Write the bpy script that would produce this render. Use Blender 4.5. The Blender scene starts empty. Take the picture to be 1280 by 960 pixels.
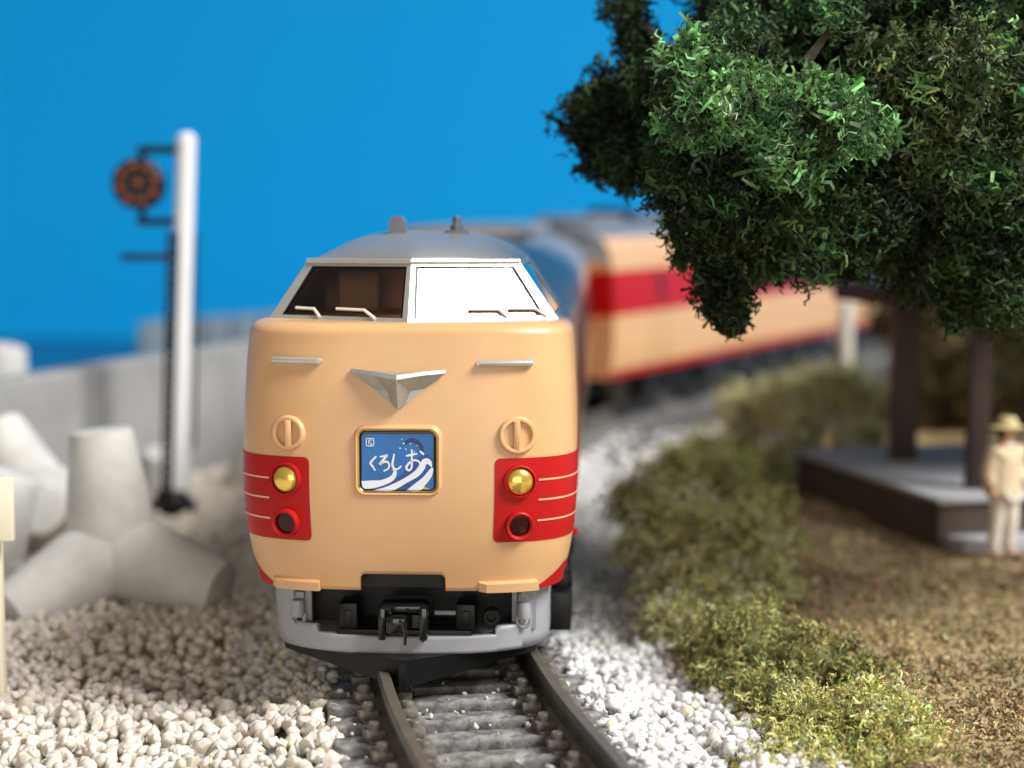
import bpy, bmesh, math, random
import numpy as np
from mathutils import Vector, Matrix, noise

# ------------------------------------------------------------------ camera, world, lamps, exposure
# All modelling below is written in millimetres; 1 Blender unit = 1 cm (K converts).
K = 0.1
scene = bpy.context.scene
scene.unit_settings.scale_length = 0.01
FPX = 2106.0
PITCH = math.atan(208.0 / FPX)
CAM = np.array([0.0, -100.0, 27.5])

cam = bpy.data.cameras.new('camera')
cam.sensor_width = 36.0
cam.lens = 36.0 * FPX / 1280.0
cam.clip_start = 0.1
cam.clip_end = 1000.0
cam.dof.use_dof = True
cam.dof.focus_distance = 10.1
cam.dof.aperture_fstop = 0.32
cam_o = bpy.data.objects.new('camera', cam)
scene.collection.objects.link(cam_o)
cam_o.location = CAM * K
cam_o.rotation_euler = (math.pi / 2 - PITCH, 0, 0)
scene.camera = cam_o

world = bpy.data.worlds.new('World')
scene.world = world
world.use_nodes = True
bg = world.node_tree.nodes['Background']
bg.inputs[0].default_value = (1.0, 0.92, 0.82, 1)
bg.inputs[1].default_value = 0.22


def area(name, loc, target, sx, sy, power, col):
    l = bpy.data.lights.new(name, 'AREA')
    l.shape = 'RECTANGLE'
    l.size, l.size_y = sx, sy
    l.energy = power
    l.color = col
    o = bpy.data.objects.new(name, l)
    scene.collection.objects.link(o)
    o.location = loc
    o.rotation_euler = (Vector(target) - Vector(loc)).to_track_quat('-Z', 'Y').to_euler()
    o['kind'] = 'helper'
    return o


area('desk_lamp', (39.7, -16.6, 46.5), (0, 0, 1.5), 26, 26, 76000, (1.0, 0.985, 0.97))
area('room_window_light', (4, -80, 11), (0, 0, 2), 60, 30, 19500, (1.0, 0.94, 0.86))

scene.view_settings.view_transform = 'Standard'
scene.view_settings.look = 'None'
scene.view_settings.gamma = 1.0
scene.view_settings.exposure = 0.0
scene.render.engine = 'CYCLES'
scene.cycles.use_denoising = True
scene.cycles.max_bounces = 6
scene.cycles.transparent_max_bounces = 8
scene.cycles.caustics_reflective = False
scene.cycles.caustics_refractive = False

rng = np.random.default_rng(7)
random.seed(7)


# ------------------------------------------------------------------ pixel -> place (in the 1280x960 photo)
def ray(px, py):
    dx, dy = (px - 640) / FPX, (480 - py) / FPX
    c, s = math.cos(PITCH), math.sin(PITCH)
    return np.array([dx, c + dy * s, -s + dy * c])


def at_y(px, py, y):
    d = ray(px, py)
    return CAM + d * ((y - CAM[1]) / d[1])


def at_z(px, py, z):
    d = ray(px, py)
    return CAM + d * ((z - CAM[2]) / d[2])


def at_d(px, py, depth):
    return at_y(px, py, depth - 100.0)


def project(P):
    P = np.asarray(P, float) - CAM
    c, s = math.cos(PITCH), math.sin(PITCH)
    zf = P[..., 1] * c - P[..., 2] * s
    up = P[..., 1] * s + P[..., 2] * c
    return 640 + FPX * P[..., 0] / zf, 480 - FPX * up / zf, zf


# ------------------------------------------------------------------ materials
MATS = {}


def mat(name, col, rough=0.5, metal=0.0, var=0.0, vscale=3.0, bump=0.0, bscale=20.0, coat=0.0, spec=0.5,
        attr=False, sss=0.0, emit=None, alpha=1.0, trans=0.0, col2=None, rvar=0.0, trl=0.0):
    m = bpy.data.materials.new(name)
    m.use_nodes = True
    nt = m.node_tree
    b = nt.nodes['Principled BSDF']
    b.inputs['Base Color'].default_value = (*col, 1)
    b.inputs['Roughness'].default_value = rough
    b.inputs['Metallic'].default_value = metal
    b.inputs['Specular IOR Level'].default_value = spec
    b.inputs['Coat Weight'].default_value = coat
    b.inputs['Coat Roughness'].default_value = 0.15
    if sss:
        b.inputs['Subsurface Weight'].default_value = sss
        b.inputs['Subsurface Radius'].default_value = (1, 0.9, 0.75)
        b.inputs['Subsurface Scale'].default_value = 0.06
    if trans:
        b.inputs['Transmission Weight'].default_value = trans
    if emit:
        b.inputs['Emission Color'].default_value = (*emit[0], 1)
        b.inputs['Emission Strength'].default_value = emit[1]
    tc = nt.nodes.new('ShaderNodeTexCoord')
    src = None
    if attr:
        a = nt.nodes.new('ShaderNodeAttribute')
        a.attribute_name = 'tone'
        src = a.outputs['Color']
    if var or col2:
        n = nt.nodes.new('ShaderNodeTexNoise')
        n.inputs['Scale'].default_value = vscale
        n.inputs['Detail'].default_value = 6
        n.inputs['Roughness'].default_value = 0.65
        nt.links.new(tc.outputs['Object'], n.inputs['Vector'])
        mx = nt.nodes.new('ShaderNodeMix')
        mx.data_type = 'RGBA'
        if col2:
            r = nt.nodes.new('ShaderNodeMapRange')
            r.inputs[1].default_value = 0.38
            r.inputs[2].default_value = 0.62
            nt.links.new(n.outputs['Fac'], r.inputs[0])
            nt.links.new(r.outputs[0], mx.inputs[0])
            mx.inputs[6].default_value = (*col, 1)
            mx.inputs[7].default_value = (*col2, 1)
        else:
            mx.blend_type = 'MULTIPLY'
            mx.inputs[0].default_value = 1.0
            r = nt.nodes.new('ShaderNodeMapRange')
            r.inputs[1].default_value = 0.25
            r.inputs[2].default_value = 0.75
            r.inputs[3].default_value = 1 - var
            r.inputs[4].default_value = 1 + var * 0.3
            nt.links.new(n.outputs['Fac'], r.inputs[0])
            if src is not None:
                nt.links.new(src, mx.inputs[6])
            else:
                mx.inputs[6].default_value = (*col, 1)
            nt.links.new(r.outputs[0], mx.inputs[7])
        src = mx.outputs[2]
    if src is not None:
        nt.links.new(src, b.inputs['Base Color'])
    if rvar:
        n3 = nt.nodes.new('ShaderNodeTexNoise')
        n3.inputs['Scale'].default_value = 6
        n3.inputs['Detail'].default_value = 5
        nt.links.new(tc.outputs['Object'], n3.inputs['Vector'])
        r3 = nt.nodes.new('ShaderNodeMapRange')
        r3.inputs[3].default_value = max(0.02, rough - rvar)
        r3.inputs[4].default_value = min(1, rough + rvar)
        nt.links.new(n3.outputs['Fac'], r3.inputs[0])
        nt.links.new(r3.outputs[0], b.inputs['Roughness'])
    if bump:
        n2 = nt.nodes.new('ShaderNodeTexNoise')
        n2.inputs['Scale'].default_value = bscale
        n2.inputs['Detail'].default_value = 4
        nt.links.new(tc.outputs['Object'], n2.inputs['Vector'])
        bp = nt.nodes.new('ShaderNodeBump')
        bp.inputs['Strength'].default_value = bump
        bp.inputs['Distance'].default_value = 0.01
        nt.links.new(n2.outputs['Fac'], bp.inputs['Height'])
        nt.links.new(bp.outputs['Normal'], b.inputs['Normal'])
    if trl:
        out = nt.nodes['Material Output']
        t = nt.nodes.new('ShaderNodeBsdfTranslucent')
        ms = nt.nodes.new('ShaderNodeMixShader')
        ms.inputs[0].default_value = trl
        if src is not None:
            nt.links.new(src, t.inputs[0])
        else:
            t.inputs[0].default_value = (*col, 1)
        nt.links.new(b.outputs[0], ms.inputs[1])
        nt.links.new(t.outputs[0], ms.inputs[2])
        nt.links.new(ms.outputs[0], out.inputs['Surface'])
    MATS[name] = m
    return m


def glass_mat(name, tint, refl_rough=0.02, fac=0.5):
    """tinted clear plastic: sees through, reflects by fresnel."""
    m = bpy.data.materials.new(name)
    m.use_nodes = True
    nt = m.node_tree
    nt.nodes.remove(nt.nodes['Principled BSDF'])
    out = nt.nodes['Material Output']
    fr = nt.nodes.new('ShaderNodeFresnel')
    fr.inputs[0].default_value = 1.6
    tr = nt.nodes.new('ShaderNodeBsdfTransparent')
    tr.inputs[0].default_value = (*tint, 1)
    gl = nt.nodes.new('ShaderNodeBsdfGlossy')
    gl.inputs['Roughness'].default_value = refl_rough
    ms = nt.nodes.new('ShaderNodeMixShader')
    nt.links.new(fr.outputs[0], ms.inputs[0])
    nt.links.new(tr.outputs[0], ms.inputs[1])
    nt.links.new(gl.outputs[0], ms.inputs[2])
    nt.links.new(ms.outputs[0], out.inputs['Surface'])
    MATS[name] = m
    return m


mat('cream', (0.69, 0.405, 0.19), 0.36, var=0.05, vscale=1.2, bump=0.05, bscale=45, coat=0.12, rvar=0.08)
mat('red_paint', (0.46, 0.010, 0.010), 0.4, var=0.10, vscale=2, bump=0.05, bscale=45, coat=0.0, rvar=0.08, spec=0.2)
mat('stripe', (0.82, 0.42, 0.26), 0.45)
mat('silver', (0.60, 0.60, 0.58), 0.36, metal=0.55, var=0.12, vscale=9, bump=0.12, bscale=60)
mat('roof_grey', (0.33, 0.34, 0.36), 0.40, metal=0.45, var=0.12, vscale=3, bump=0.10, bscale=70)
mat('dark_metal', (0.17, 0.175, 0.19), 0.45, metal=0.3, var=0.2, vscale=8)
mat('skirt_grey', (0.34, 0.345, 0.37), 0.45, var=0.12, vscale=4, bump=0.08, bscale=60)
mat('wiper', (0.85, 0.83, 0.78), 0.5)
mat('emblem', (0.45, 0.46, 0.43), 0.38, metal=0.5, var=0.2, vscale=14, bump=0.1, bscale=40)
mat('black_plastic', (0.006, 0.006, 0.006), 0.42, spec=0.3, var=0.3, vscale=8, bump=0.1, bscale=50)
mat('black_gloss', (0.008, 0.008, 0.008), 0.12)
mat('gold', (0.95, 0.62, 0.13), 0.24, metal=0.75, bump=0.15, bscale=14)
mat('gold_rim', (0.75, 0.50, 0.15), 0.22, metal=0.9)
mat('tail_lens', (0.035, 0.004, 0.003), 0.12, coat=0.1, spec=0.3)
glass_mat('smoked_glass', (0.85, 0.70, 0.56))
glass_mat('car_glass', (0.25, 0.25, 0.26))
mat('interior', (0.60, 0.37, 0.24), 0.6, var=0.5, vscale=2.5)
mat('interior_seat', (0.42, 0.31, 0.23), 0.6, var=0.3, vscale=6)
mat('mark_blue', (0.014, 0.16, 0.50), 0.3, var=0.35, vscale=3.5, coat=0.3)
mat('mark_navy', (0.006, 0.035, 0.15), 0.3)
mat('mark_mid', (0.010, 0.07, 0.30), 0.3)
mat('mark_white', (0.78, 0.83, 0.90), 0.35)
mat('rail_steel', (0.15, 0.135, 0.11), 0.42, metal=0.25, var=0.35, vscale=7, bump=0.1, bscale=30)
mat('sleeper', (0.085, 0.080, 0.075), 0.62, col2=(0.33, 0.32, 0.31), vscale=9, bump=0.5, bscale=25)
mat('clip', (0.10, 0.085, 0.07), 0.55, col2=(0.20, 0.18, 0.15), vscale=16, bump=0.4, bscale=30)
mat('stone', (0.7, 0.68, 0.64), 0.45, attr=True, var=0.10, vscale=14, sss=0.5, bump=0.3, bscale=22, spec=0.4)
mat('gravel_base', (0.70, 0.65, 0.57), 0.85, var=0.45, vscale=9, bump=1.0, bscale=14)
mat('concrete', (0.34, 0.34, 0.335), 0.85, var=0.3, vscale=0.9, bump=0.3, bscale=9)
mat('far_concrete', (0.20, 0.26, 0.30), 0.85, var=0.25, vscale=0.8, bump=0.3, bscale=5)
mat('tetra', (0.63, 0.62, 0.59), 0.75, var=0.28, vscale=2.6, bump=0.2, bscale=14)
mat('tetra_grey', (0.45, 0.41, 0.36), 0.8, var=0.25, vscale=1.5, bump=0.3, bscale=14)
mat('white_plastic', (0.80, 0.80, 0.80), 0.4, var=0.06, vscale=3)
mat('stake_grey', (0.52, 0.49, 0.42), 0.6, var=0.1)
mat('cream_plastic', (0.80, 0.74, 0.56), 0.5, var=0.06, vscale=3)
mat('orange_lamp', (0.30, 0.07, 0.02), 0.3, var=0.3, vscale=10)
mat('foliage', (0.05, 0.09, 0.02), 0.65, attr=True, trl=0.15, spec=0.2)
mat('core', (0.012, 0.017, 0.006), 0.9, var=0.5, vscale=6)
mat('bush_core', (0.15, 0.15, 0.05), 0.9, var=0.5, vscale=6)
mat('bark', (0.055, 0.036, 0.024), 0.8, var=0.5, vscale=8, bump=0.8, bscale=16)
mat('earth', (0.28, 0.20, 0.11), 0.95, col2=(0.40, 0.30, 0.17), vscale=1.1, bump=1.0, bscale=12)
mat('turf', (0.2, 0.14, 0.07), 0.9, attr=True, spec=0.2)
mat('shelter_wood', (0.050, 0.030, 0.024), 0.6, var=0.3, vscale=3)
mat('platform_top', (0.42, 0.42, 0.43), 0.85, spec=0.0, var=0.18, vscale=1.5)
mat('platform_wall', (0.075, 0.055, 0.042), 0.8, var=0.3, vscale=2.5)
mat('coat_tan', (0.68, 0.55, 0.37), 0.6, var=0.15, vscale=4)
mat('trouser_white', (0.70, 0.64, 0.54), 0.6)
mat('straw', (0.72, 0.58, 0.30), 0.6, var=0.15, vscale=6)
mat('skin', (0.55, 0.32, 0.20), 0.55)
mat('shoe', (0.12, 0.08, 0.05), 0.5)
mat('hair', (0.02, 0.015, 0.012), 0.6)


# ------------------------------------------------------------------ geometry helpers (mm in, cm out)
class G:
    """collects vertices and faces for ONE mesh"""

    def __init__(self):
        self.v, self.f = [], []

    def add(self, verts, faces):
        o = len(self.v)
        self.v += [tuple(map(float, p)) for p in verts]
        self.f += [tuple(i + o for i in f) for f in faces]
        return self

    def box(self, x0, x1, y0, y1, z0, z1, bev=0.0):
        if bev <= 0:
            v = [(x, y, z) for z in (z0, z1) for y in (y0, y1) for x in (x0, x1)]
            return self.add(v, [(0, 2, 3, 1), (4, 5, 7, 6), (0, 1, 5, 4), (2, 6, 7, 3), (0, 4, 6, 2), (1, 3, 7, 5)])
        bm = bmesh.new()
        bmesh.ops.create_cube(bm, size=1)
        for p in bm.verts:
            p.co = Vector(((x0 + x1) / 2 + p.co.x * (x1 - x0), (y0 + y1) / 2 + p.co.y * (y1 - y0),
                           (z0 + z1) / 2 + p.co.z * (z1 - z0)))
        bmesh.ops.bevel(bm, geom=bm.edges[:], offset=bev, segments=2, affect='EDGES', profile=0.5)
        return self.bm(bm)

    def bm(self, bm):
        bm.verts.ensure_lookup_table()
        bm.verts.index_update()
        self.add([p.co for p in bm.verts], [[p.index for p in f.verts] for f in bm.faces])
        bm.free()
        return self

    def tube(self, pts, rad, n=12, cap=True):
        pts = [Vector(p) for p in pts]
        if not hasattr(rad, '__len__'):
            rad = [rad] * len(pts)
        rings = []
        up = None
        for i, p in enumerate(pts):
            d = (pts[min(i + 1, len(pts) - 1)] - pts[max(i - 1, 0)]).normalized()
            if up is None:
                up = Vector((0, 0, 1)) if abs(d.z) < 0.9 else Vector((0, 1, 0))
            a = d.cross(up).normalized()
            b = a.cross(d).normalized()
            up = b
            rings.append([p + (a * math.cos(2 * math.pi * k / n) + b * math.sin(2 * math.pi * k / n)) * rad[i]
                          for k in range(n)])
        v = [q for r in rings for q in r]
        f = []
        for i in range(len(rings) - 1):
            for k in range(n):
                f.append((i * n + k, i * n + (k + 1) % n, (i + 1) * n + (k + 1) % n, (i + 1) * n + k))
        if cap:
            f.append(tuple(reversed(range(n))))
            f.append(tuple((len(rings) - 1) * n + k for k in range(n)))
        return self.add(v, f)

    def lathe(self, prof, c=(0, 0, 0), axis='z', n=28):
        """prof: list of (r, h) along the axis"""
        v, f = [], []
        for r, h in prof:
            for k in range(n):
                a = 2 * math.pi * k / n
                u, w = r * math.cos(a), r * math.sin(a)
                p = {'z': (u, w, h), 'y': (u, h, -w), 'x': (h, u, w)}[axis]
                v.append((c[0] + p[0], c[1] + p[1], c[2] + p[2]))
        for i in range(len(prof) - 1):
            for k in range(n):
                f.append((i * n + k, i * n + (k + 1) % n, (i + 1) * n + (k + 1) % n, (i + 1) * n + k))
        f.append(tuple(reversed(range(n))))
        f.append(tuple((len(prof) - 1) * n + k for k in range(n)))
        return self.add(v, f)

    def prism(self, poly, y0, y1):
        """poly: list of (x, z), extruded along y"""
        n = len(poly)
        v = [(x, y0, z) for x, z in poly] + [(x, y1, z) for x, z in poly]
        f = [tuple(range(n)), tuple(range(2 * n - 1, n - 1, -1))]
        f += [(i, i + n, (i + 1) % n + n, (i + 1) % n) for i in range(n)]
        return self.add(v, f)

    def grid(self, rows):
        nr, nc = len(rows), len(rows[0])
        v = [p for r in rows for p in r]
        f = [(i * nc + j, i * nc + j + 1, (i + 1) * nc + j + 1, (i + 1) * nc + j)
             for i in range(nr - 1) for j in range(nc - 1)]
        return self.add(v, f)


def link(o, parent=None):
    scene.collection.objects.link(o)
    if parent is not None:
        o.parent = parent
    return o


def mesh_data(name, g, m, smooth=None, origin=(0, 0, 0)):
    me = bpy.data.meshes.new(name)
    ox, oy, oz = origin
    me.from_pydata([((x - ox) * K, (y - oy) * K, (z - oz) * K) for x, y, z in g.v], [], g.f)
    me.validate()
    bm = bmesh.new()
    bm.from_mesh(me)
    bmesh.ops.recalc_face_normals(bm, faces=bm.faces[:])
    if smooth is not None:
        ang = math.radians(smooth)
        for f in bm.faces:
            f.smooth = True
        for e in bm.edges:
            if len(e.link_faces) == 2 and e.calc_face_angle(0) > ang:
                e.smooth = False
    bm.to_mesh(me)
    bm.free()
    me.materials.append(MATS[m])
    return me


def part(name, g, m, parent=None, smooth=35, local=False):
    """one mesh object; coordinates are world mm unless local (then in the parent's own mm frame)"""
    org = (0, 0, 0)
    if parent is not None and not local:
        r = parent
        while '_org' not in r:
            r = r.parent
        org = r['_org']
    o = bpy.data.objects.new(name, mesh_data(name, g, m, smooth, org))
    return link(o, parent)


def thing(name, label, cat, loc, rotz=0.0, group=None):
    o = bpy.data.objects.new(name, None)
    o.empty_display_size = 0.3
    link(o)
    o.location = (loc[0] * K, loc[1] * K, loc[2] * K)
    o.rotation_euler = (0, 0, rotz)
    o['_org'] = (float(loc[0]), float(loc[1]), float(loc[2]))
    tag(o, label, cat, group)
    return o


def tag(o, label, cat=None, group=None, kind=None):
    o['label'] = label
    if cat:
        o['category'] = cat
    if group:
        o['group'] = group
    if kind:
        o['kind'] = kind
    return o


def solidify(o, th, off=1.0):
    md = o.modifiers.new('thickness', 'SOLIDIFY')
    md.thickness = th * K
    md.offset = off
    return o


def scatter_mesh(name, protos, pos, scale, tone, m, parent=None, rot=None):
    """join many small pieces into one mesh with a per-piece colour. pos Nx3 mm, scale N or Nx3"""
    N = len(pos)
    which = rng.integers(0, len(protos), N)
    if rot is None:
        q = rng.normal(size=(N, 4))
        q /= np.linalg.norm(q, axis=1)[:, None]
        w, x, y, z = q.T
        rot = np.empty((N, 3, 3))
        rot[:, 0, 0] = 1 - 2 * (y * y + z * z); rot[:, 0, 1] = 2 * (x * y - z * w); rot[:, 0, 2] = 2 * (x * z + y * w)
        rot[:, 1, 0] = 2 * (x * y + z * w); rot[:, 1, 1] = 1 - 2 * (x * x + z * z); rot[:, 1, 2] = 2 * (y * z - x * w)
        rot[:, 2, 0] = 2 * (x * z - y * w); rot[:, 2, 1] = 2 * (y * z + x * w); rot[:, 2, 2] = 1 - 2 * (x * x + y * y)
    scale = np.asarray(scale, float)
    if scale.ndim == 1:
        scale = np.repeat(scale[:, None], 3, 1)
    VV, FF, CC = [], [], []
    off = 0
    for k, (pv, pf) in enumerate(protos):
        idx = np.nonzero(which == k)[0]
        if len(idx) == 0:
            continue
        v = pv[None] * scale[idx][:, None, :]
        v = np.einsum('nij,nvj->nvi', rot[idx], v) + pos[idx][:, None, :]
        nv = pv.shape[0]
        f = pf[None] + (np.arange(len(idx)) * nv)[:, None, None] + off
        VV.append(v.reshape(-1, 3)); FF.append(f.reshape(-1, 3))
        CC.append(np.repeat(tone[idx], nv, 0))
        off += nv * len(idx)
    V, F, C = np.concatenate(VV) * K, np.concatenate(FF), np.concatenate(CC)
    if parent is not None:
        V = V - np.array(parent['_org']) * K
    me = bpy.data.meshes.new(name)
    me.vertices.add(len(V)); me.vertices.foreach_set('co', V.astype(np.float32).ravel())
    me.loops.add(F.size); me.loops.foreach_set('vertex_index', F.astype(np.int32).ravel())
    me.polygons.add(len(F)); me.polygons.foreach_set('loop_start', np.arange(0, F.size, 3, dtype=np.int32))
    a = me.attributes.new('tone', 'FLOAT_COLOR', 'POINT')
    a.data.foreach_set('color', np.concatenate([C, np.ones((len(C), 1))], 1).astype(np.float32).ravel())
    me.update(calc_edges=True)
    me.materials.append(MATS[m])
    o = bpy.data.objects.new(name, me)
    return link(o, parent)


def rock_protos(n, pts=19):
    out = []
    for i in range(n):
        bm = bmesh.new()
        st = np.array([1, random.uniform(0.7, 1), random.uniform(0.55, 0.85)])
        for k in range(pts):
            d = rng.normal(size=3); d /= np.linalg.norm(d)
            bm.verts.new(d * st * 0.5 * random.uniform(0.86, 1.0))
        r = bmesh.ops.convex_hull(bm, input=bm.verts[:])
        bmesh.ops.delete(bm, geom=[p for p in bm.verts if not p.link_faces], context='VERTS')
        bmesh.ops.triangulate(bm, faces=bm.faces[:])
        bm.verts.index_update()
        out.append((np.array([tuple(p.co) for p in bm.verts]),
                    np.array([[p.index for p in f.verts] for f in bm.faces])))
        bm.free()
    return out


def tuft_protos(n, arms=4, wid=0.16):
    """small crumpled star of foam: arms are bent tapering ribbons"""
    out = []
    for i in range(n):
        v, f = [], []
        for a in range(arms):
            d = rng.normal(size=3); d /= np.linalg.norm(d)
            e = rng.normal(size=3); s = np.cross(d, e); s /= np.linalg.norm(s)
            b = np.cross(d, s)
            L = random.uniform(0.45, 0.75)
            k = random.uniform(-0.3, 0.3)
            o = len(v)
            w = wid * random.uniform(0.75, 1.3)
            k = random.choice((-1, 1)) * random.uniform(0.15, 0.4)
            s2 = s + b * random.uniform(-0.8, 0.8); s2 /= np.linalg.norm(s2)
            v += [-d * 0.05 - s * w, -d * 0.05 + s * w,
                  d * L * 0.55 + b * k - s2 * w, d * L * 0.55 + b * k + s2 * w,
                  d * L * 0.9 + b * k * 0.2 - s * w * 0.8, d * L * 0.9 + b * k * 0.2 + s * w * 0.8]
            f += [[o, o + 1, o + 3], [o, o + 3, o + 2], [o + 2, o + 3, o + 5], [o + 2, o + 5, o + 4]]
        out.append((np.array(v), np.array(f)))
    return out


ROCKS = rock_protos(16)
TUFTS = tuft_protos(32, 3, 0.066)
FINE = tuft_protos(16, 3, 0.085)

# ------------------------------------------------------------------ track line (plan, mm)
CTRL = [(20, -80), (5.4, -37), (0.35, -16), (-2.8, 0), (-5.4, 22), (-6.2, 45), (-4.6, 70), (-2.0, 95), (2.0, 118),
        (12.2, 146.6), (34, 187.7), (59.5, 228.8), (95, 275), (140, 315)]


def catmull(P, n=16):
    P = [np.array(p, float) for p in P]
    P = [2 * P[0] - P[1]] + P + [2 * P[-1] - P[-2]]
    out = []
    for i in range(1, len(P) - 2):
        for k in range(n):
            t = k / n
            out.append(0.5 * ((2 * P[i]) + (-P[i - 1] + P[i + 1]) * t + (2 * P[i - 1] - 5 * P[i] + 4 * P[i + 1] - P[i + 2]) * t * t
                              + (-P[i - 1] + 3 * P[i] - 3 * P[i + 1] + P[i + 2]) * t ** 3))
    out.append(P[-2])
    return np.array(out)


LINE = catmull(CTRL)
LINE_S = np.concatenate([[0], np.cumsum(np.linalg.norm(np.diff(LINE, axis=0), axis=1))])


def track_at(s):
    x = np.interp(s, LINE_S, LINE[:, 0]); y = np.interp(s, LINE_S, LINE[:, 1])
    x2 = np.interp(s + 1, LINE_S, LINE[:, 0]); y2 = np.interp(s + 1, LINE_S, LINE[:, 1])
    x1 = np.interp(s - 1, LINE_S, LINE[:, 0]); y1 = np.interp(s - 1, LINE_S, LINE[:, 1])
    th = math.atan2(x2 - x1, y2 - y1)       # angle from +y towards +x
    return x, y, th


def track_z(y):
    return float(np.interp(y, [-100, 105, 135, 240, 320], [0, 0, 0.7, 1.9, 2.6]))


def track_x(y):
    return np.interp(y, LINE[:, 1], LINE[:, 0])


# ================================================================== THE SETTING
# backdrop: painted sky board, curved; the sea is a painted lower band of its own
def backdrop(name, z0, z1, m, r_off=0.0):
    g = G()
    rows = []
    for z in list(np.linspace(z0, 150, 26)) + [200, z1]:
        row = []
        sw = 150 - math.sqrt(max(0, 150 ** 2 - max(0.0, 145 - max(z, -4)) ** 2))   # the board sweeps forward at its foot
        for k in range(61):
            t = -1 + 2 * k / 60
            x = 700 * t
            y = 420 - 300 * abs(t) ** 3 - r_off - 0.62 * sw
            row.append((x, y, z))
        rows.append(row)
    g.grid(rows)
    return part(name, g, m, smooth=60)


mat('sky_print', (0.0, 0.262, 0.585), 0.8, var=0.05, vscale=0.05, spec=0.15)
mat('sea_print', (0.0, 0.15, 0.34), 0.55, var=0.15, vscale=0.3, spec=0.3, bump=0.3, bscale=3)
o = backdrop('sky', -30, 330, 'sky_print'); solidify(o, 2); tag(o, 'plain bright blue sky backdrop board behind the layout', kind='structure')
# ground sheet
g = G()
rows = []
for j in range(81):
    y = -95 + 520 * j / 80
    rows.append([(-420 + 840 * i / 120, y, -4.6 + 0.5 * noise.noise(Vector((i * 0.7, j * 0.7, 0)))) for i in range(121)])
g.grid(rows)
o = part('ground', g, 'gravel_base'); tag(o, 'pale gravel ground of the railway layout', kind='structure')

# brown earth bank on the right of the hedge
def hedge_x(y):                             # left border of the earth
    return np.interp(y, [-60, -5, 12, 30, 50, 80, 110, 200], [17.5, 17.5, 15.5, 13, 11.5, 15, 24, 75])


def earth_z(x, y):
    e = np.clip((x - hedge_x(y)) / 5.0, 0, 1)
    n = noise.noise(Vector((x * 0.11, y * 0.11, 3.1))) * 0.5 + noise.noise(Vector((x * 0.35, y * 0.35, 1.1))) * 0.25
    return -4.9 + 2.3 * e * e * (3 - 2 * e) + n * e


g = G()
rows = []
for j in range(70):
    y = -60 + 280 * j / 69
    hx = float(hedge_x(y)) - 3
    rows.append([(hx + (170 - hx) * (i / 69) ** 1.5, y, earth_z(hx + (170 - hx) * (i / 69) ** 1.5, y)) for i in range(70)])
g.grid(rows)
o = part('earth_bank', g, 'earth'); tag(o, 'brown earth ground to the right of the bushes', kind='structure')

# ------------------------------------------------------------------ track
trk = thing('railway_track', 'curving model railway track with dark sleepers in front of the train', 'railway track', (0, 0, -4.4))
RAILP = [(-0.28, 0), (0.28, 0), (0.36, -0.1), (0.36, -0.5), (0.15, -0.75), (0.15, -1.55), (0.7, -1.8), (0.7, -2.05),
         (-0.7, -2.05), (-0.7, -1.8), (-0.15, -1.55), (-0.15, -0.75), (-0.36, -0.5), (-0.36, -0.1)]
SMAX = LINE_S[-1] - 2
for side in (-1, 1):
    g = G()
    rows = []
    for k in range(230):
        s = 2 + (SMAX - 2) * k / 229
        x, y, th = track_at(s)
        c, sn = math.cos(th), math.sin(th)
        rows.append([(x + (side * 4.9 + u) * c, y - (side * 4.9 + u) * sn, w + track_z(y)) for u, w in RAILP + RAILP[:1]])
    g.grid(rows)
    o = part('rail', g, 'rail_steel', trk, smooth=30)
sl = G().box(-8.3, 8.3, -1.0, 1.0, -1.0, 0, bev=0.14)
# wood-block ends and plates as one moulded sleeper
for sx in (-4.9, 4.9):
    sl.box(sx - 1.5, sx + 1.5, -0.75, 0.75, -0.05, 0.16, bev=0.05)
sl_me = mesh_data('sleeper', sl, 'sleeper', 35)
cl = G()
cl.box(-0.62, 0.62, -0.62, 0.62, 0, 0.62, bev=0.2)
cl.lathe([(0.42, 0.5), (0.42, 0.85), (0.3, 1.0), (0.05, 1.02)], n=10)
cl_me = mesh_data('rail_clip', cl, 'clip', 40)
s = 14.0
k = 0
while s < SMAX - 3:
    x, y, th = track_at(s)
    o = bpy.data.objects.new('sleeper', sl_me)
    link(o, trk)
    o.location = (x * K, y * K, (-2.12 + 4.4 + track_z(y)) * K)
    o.rotation_euler = (0, 0, -th + random.uniform(-0.01, 0.01))
    if -45 < y < 25:
        for sx in (-6.05, -3.75, 3.75, 6.05):
            c = bpy.data.objects.new('rail_clip', cl_me)
            link(c, o)
            c.location = (sx * K, 0, 0.1 * K)
            c.rotation_euler = (0, 0, random.uniform(-0.15, 0.15))
    s += 3.75
    k += 1


# ------------------------------------------------------------------ ballast stones
def near_track(x, y):
    # signed distance to the right of the line, roughly
    th = np.interp(y, LINE[:, 1], np.gradient(LINE[:, 0], LINE[:, 1]))
    return (x - track_x(y)) / np.sqrt(1 + th * th)


def ballast_z(x, y):
    d = np.abs(near_track(x, y))
    sh = np.clip((13.5 - d) / 5, 0, 1)
    return -4.5 + 1.5 * sh


def stone_field(n, x0, x1, y0, y1, size, layers=0.9):
    x = rng.uniform(x0, x1, n); y = rng.uniform(y0, y1, n)
    return x, y, rng.uniform(0.75, 1.3, n) * size, rng.uniform(0, layers, n)


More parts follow.
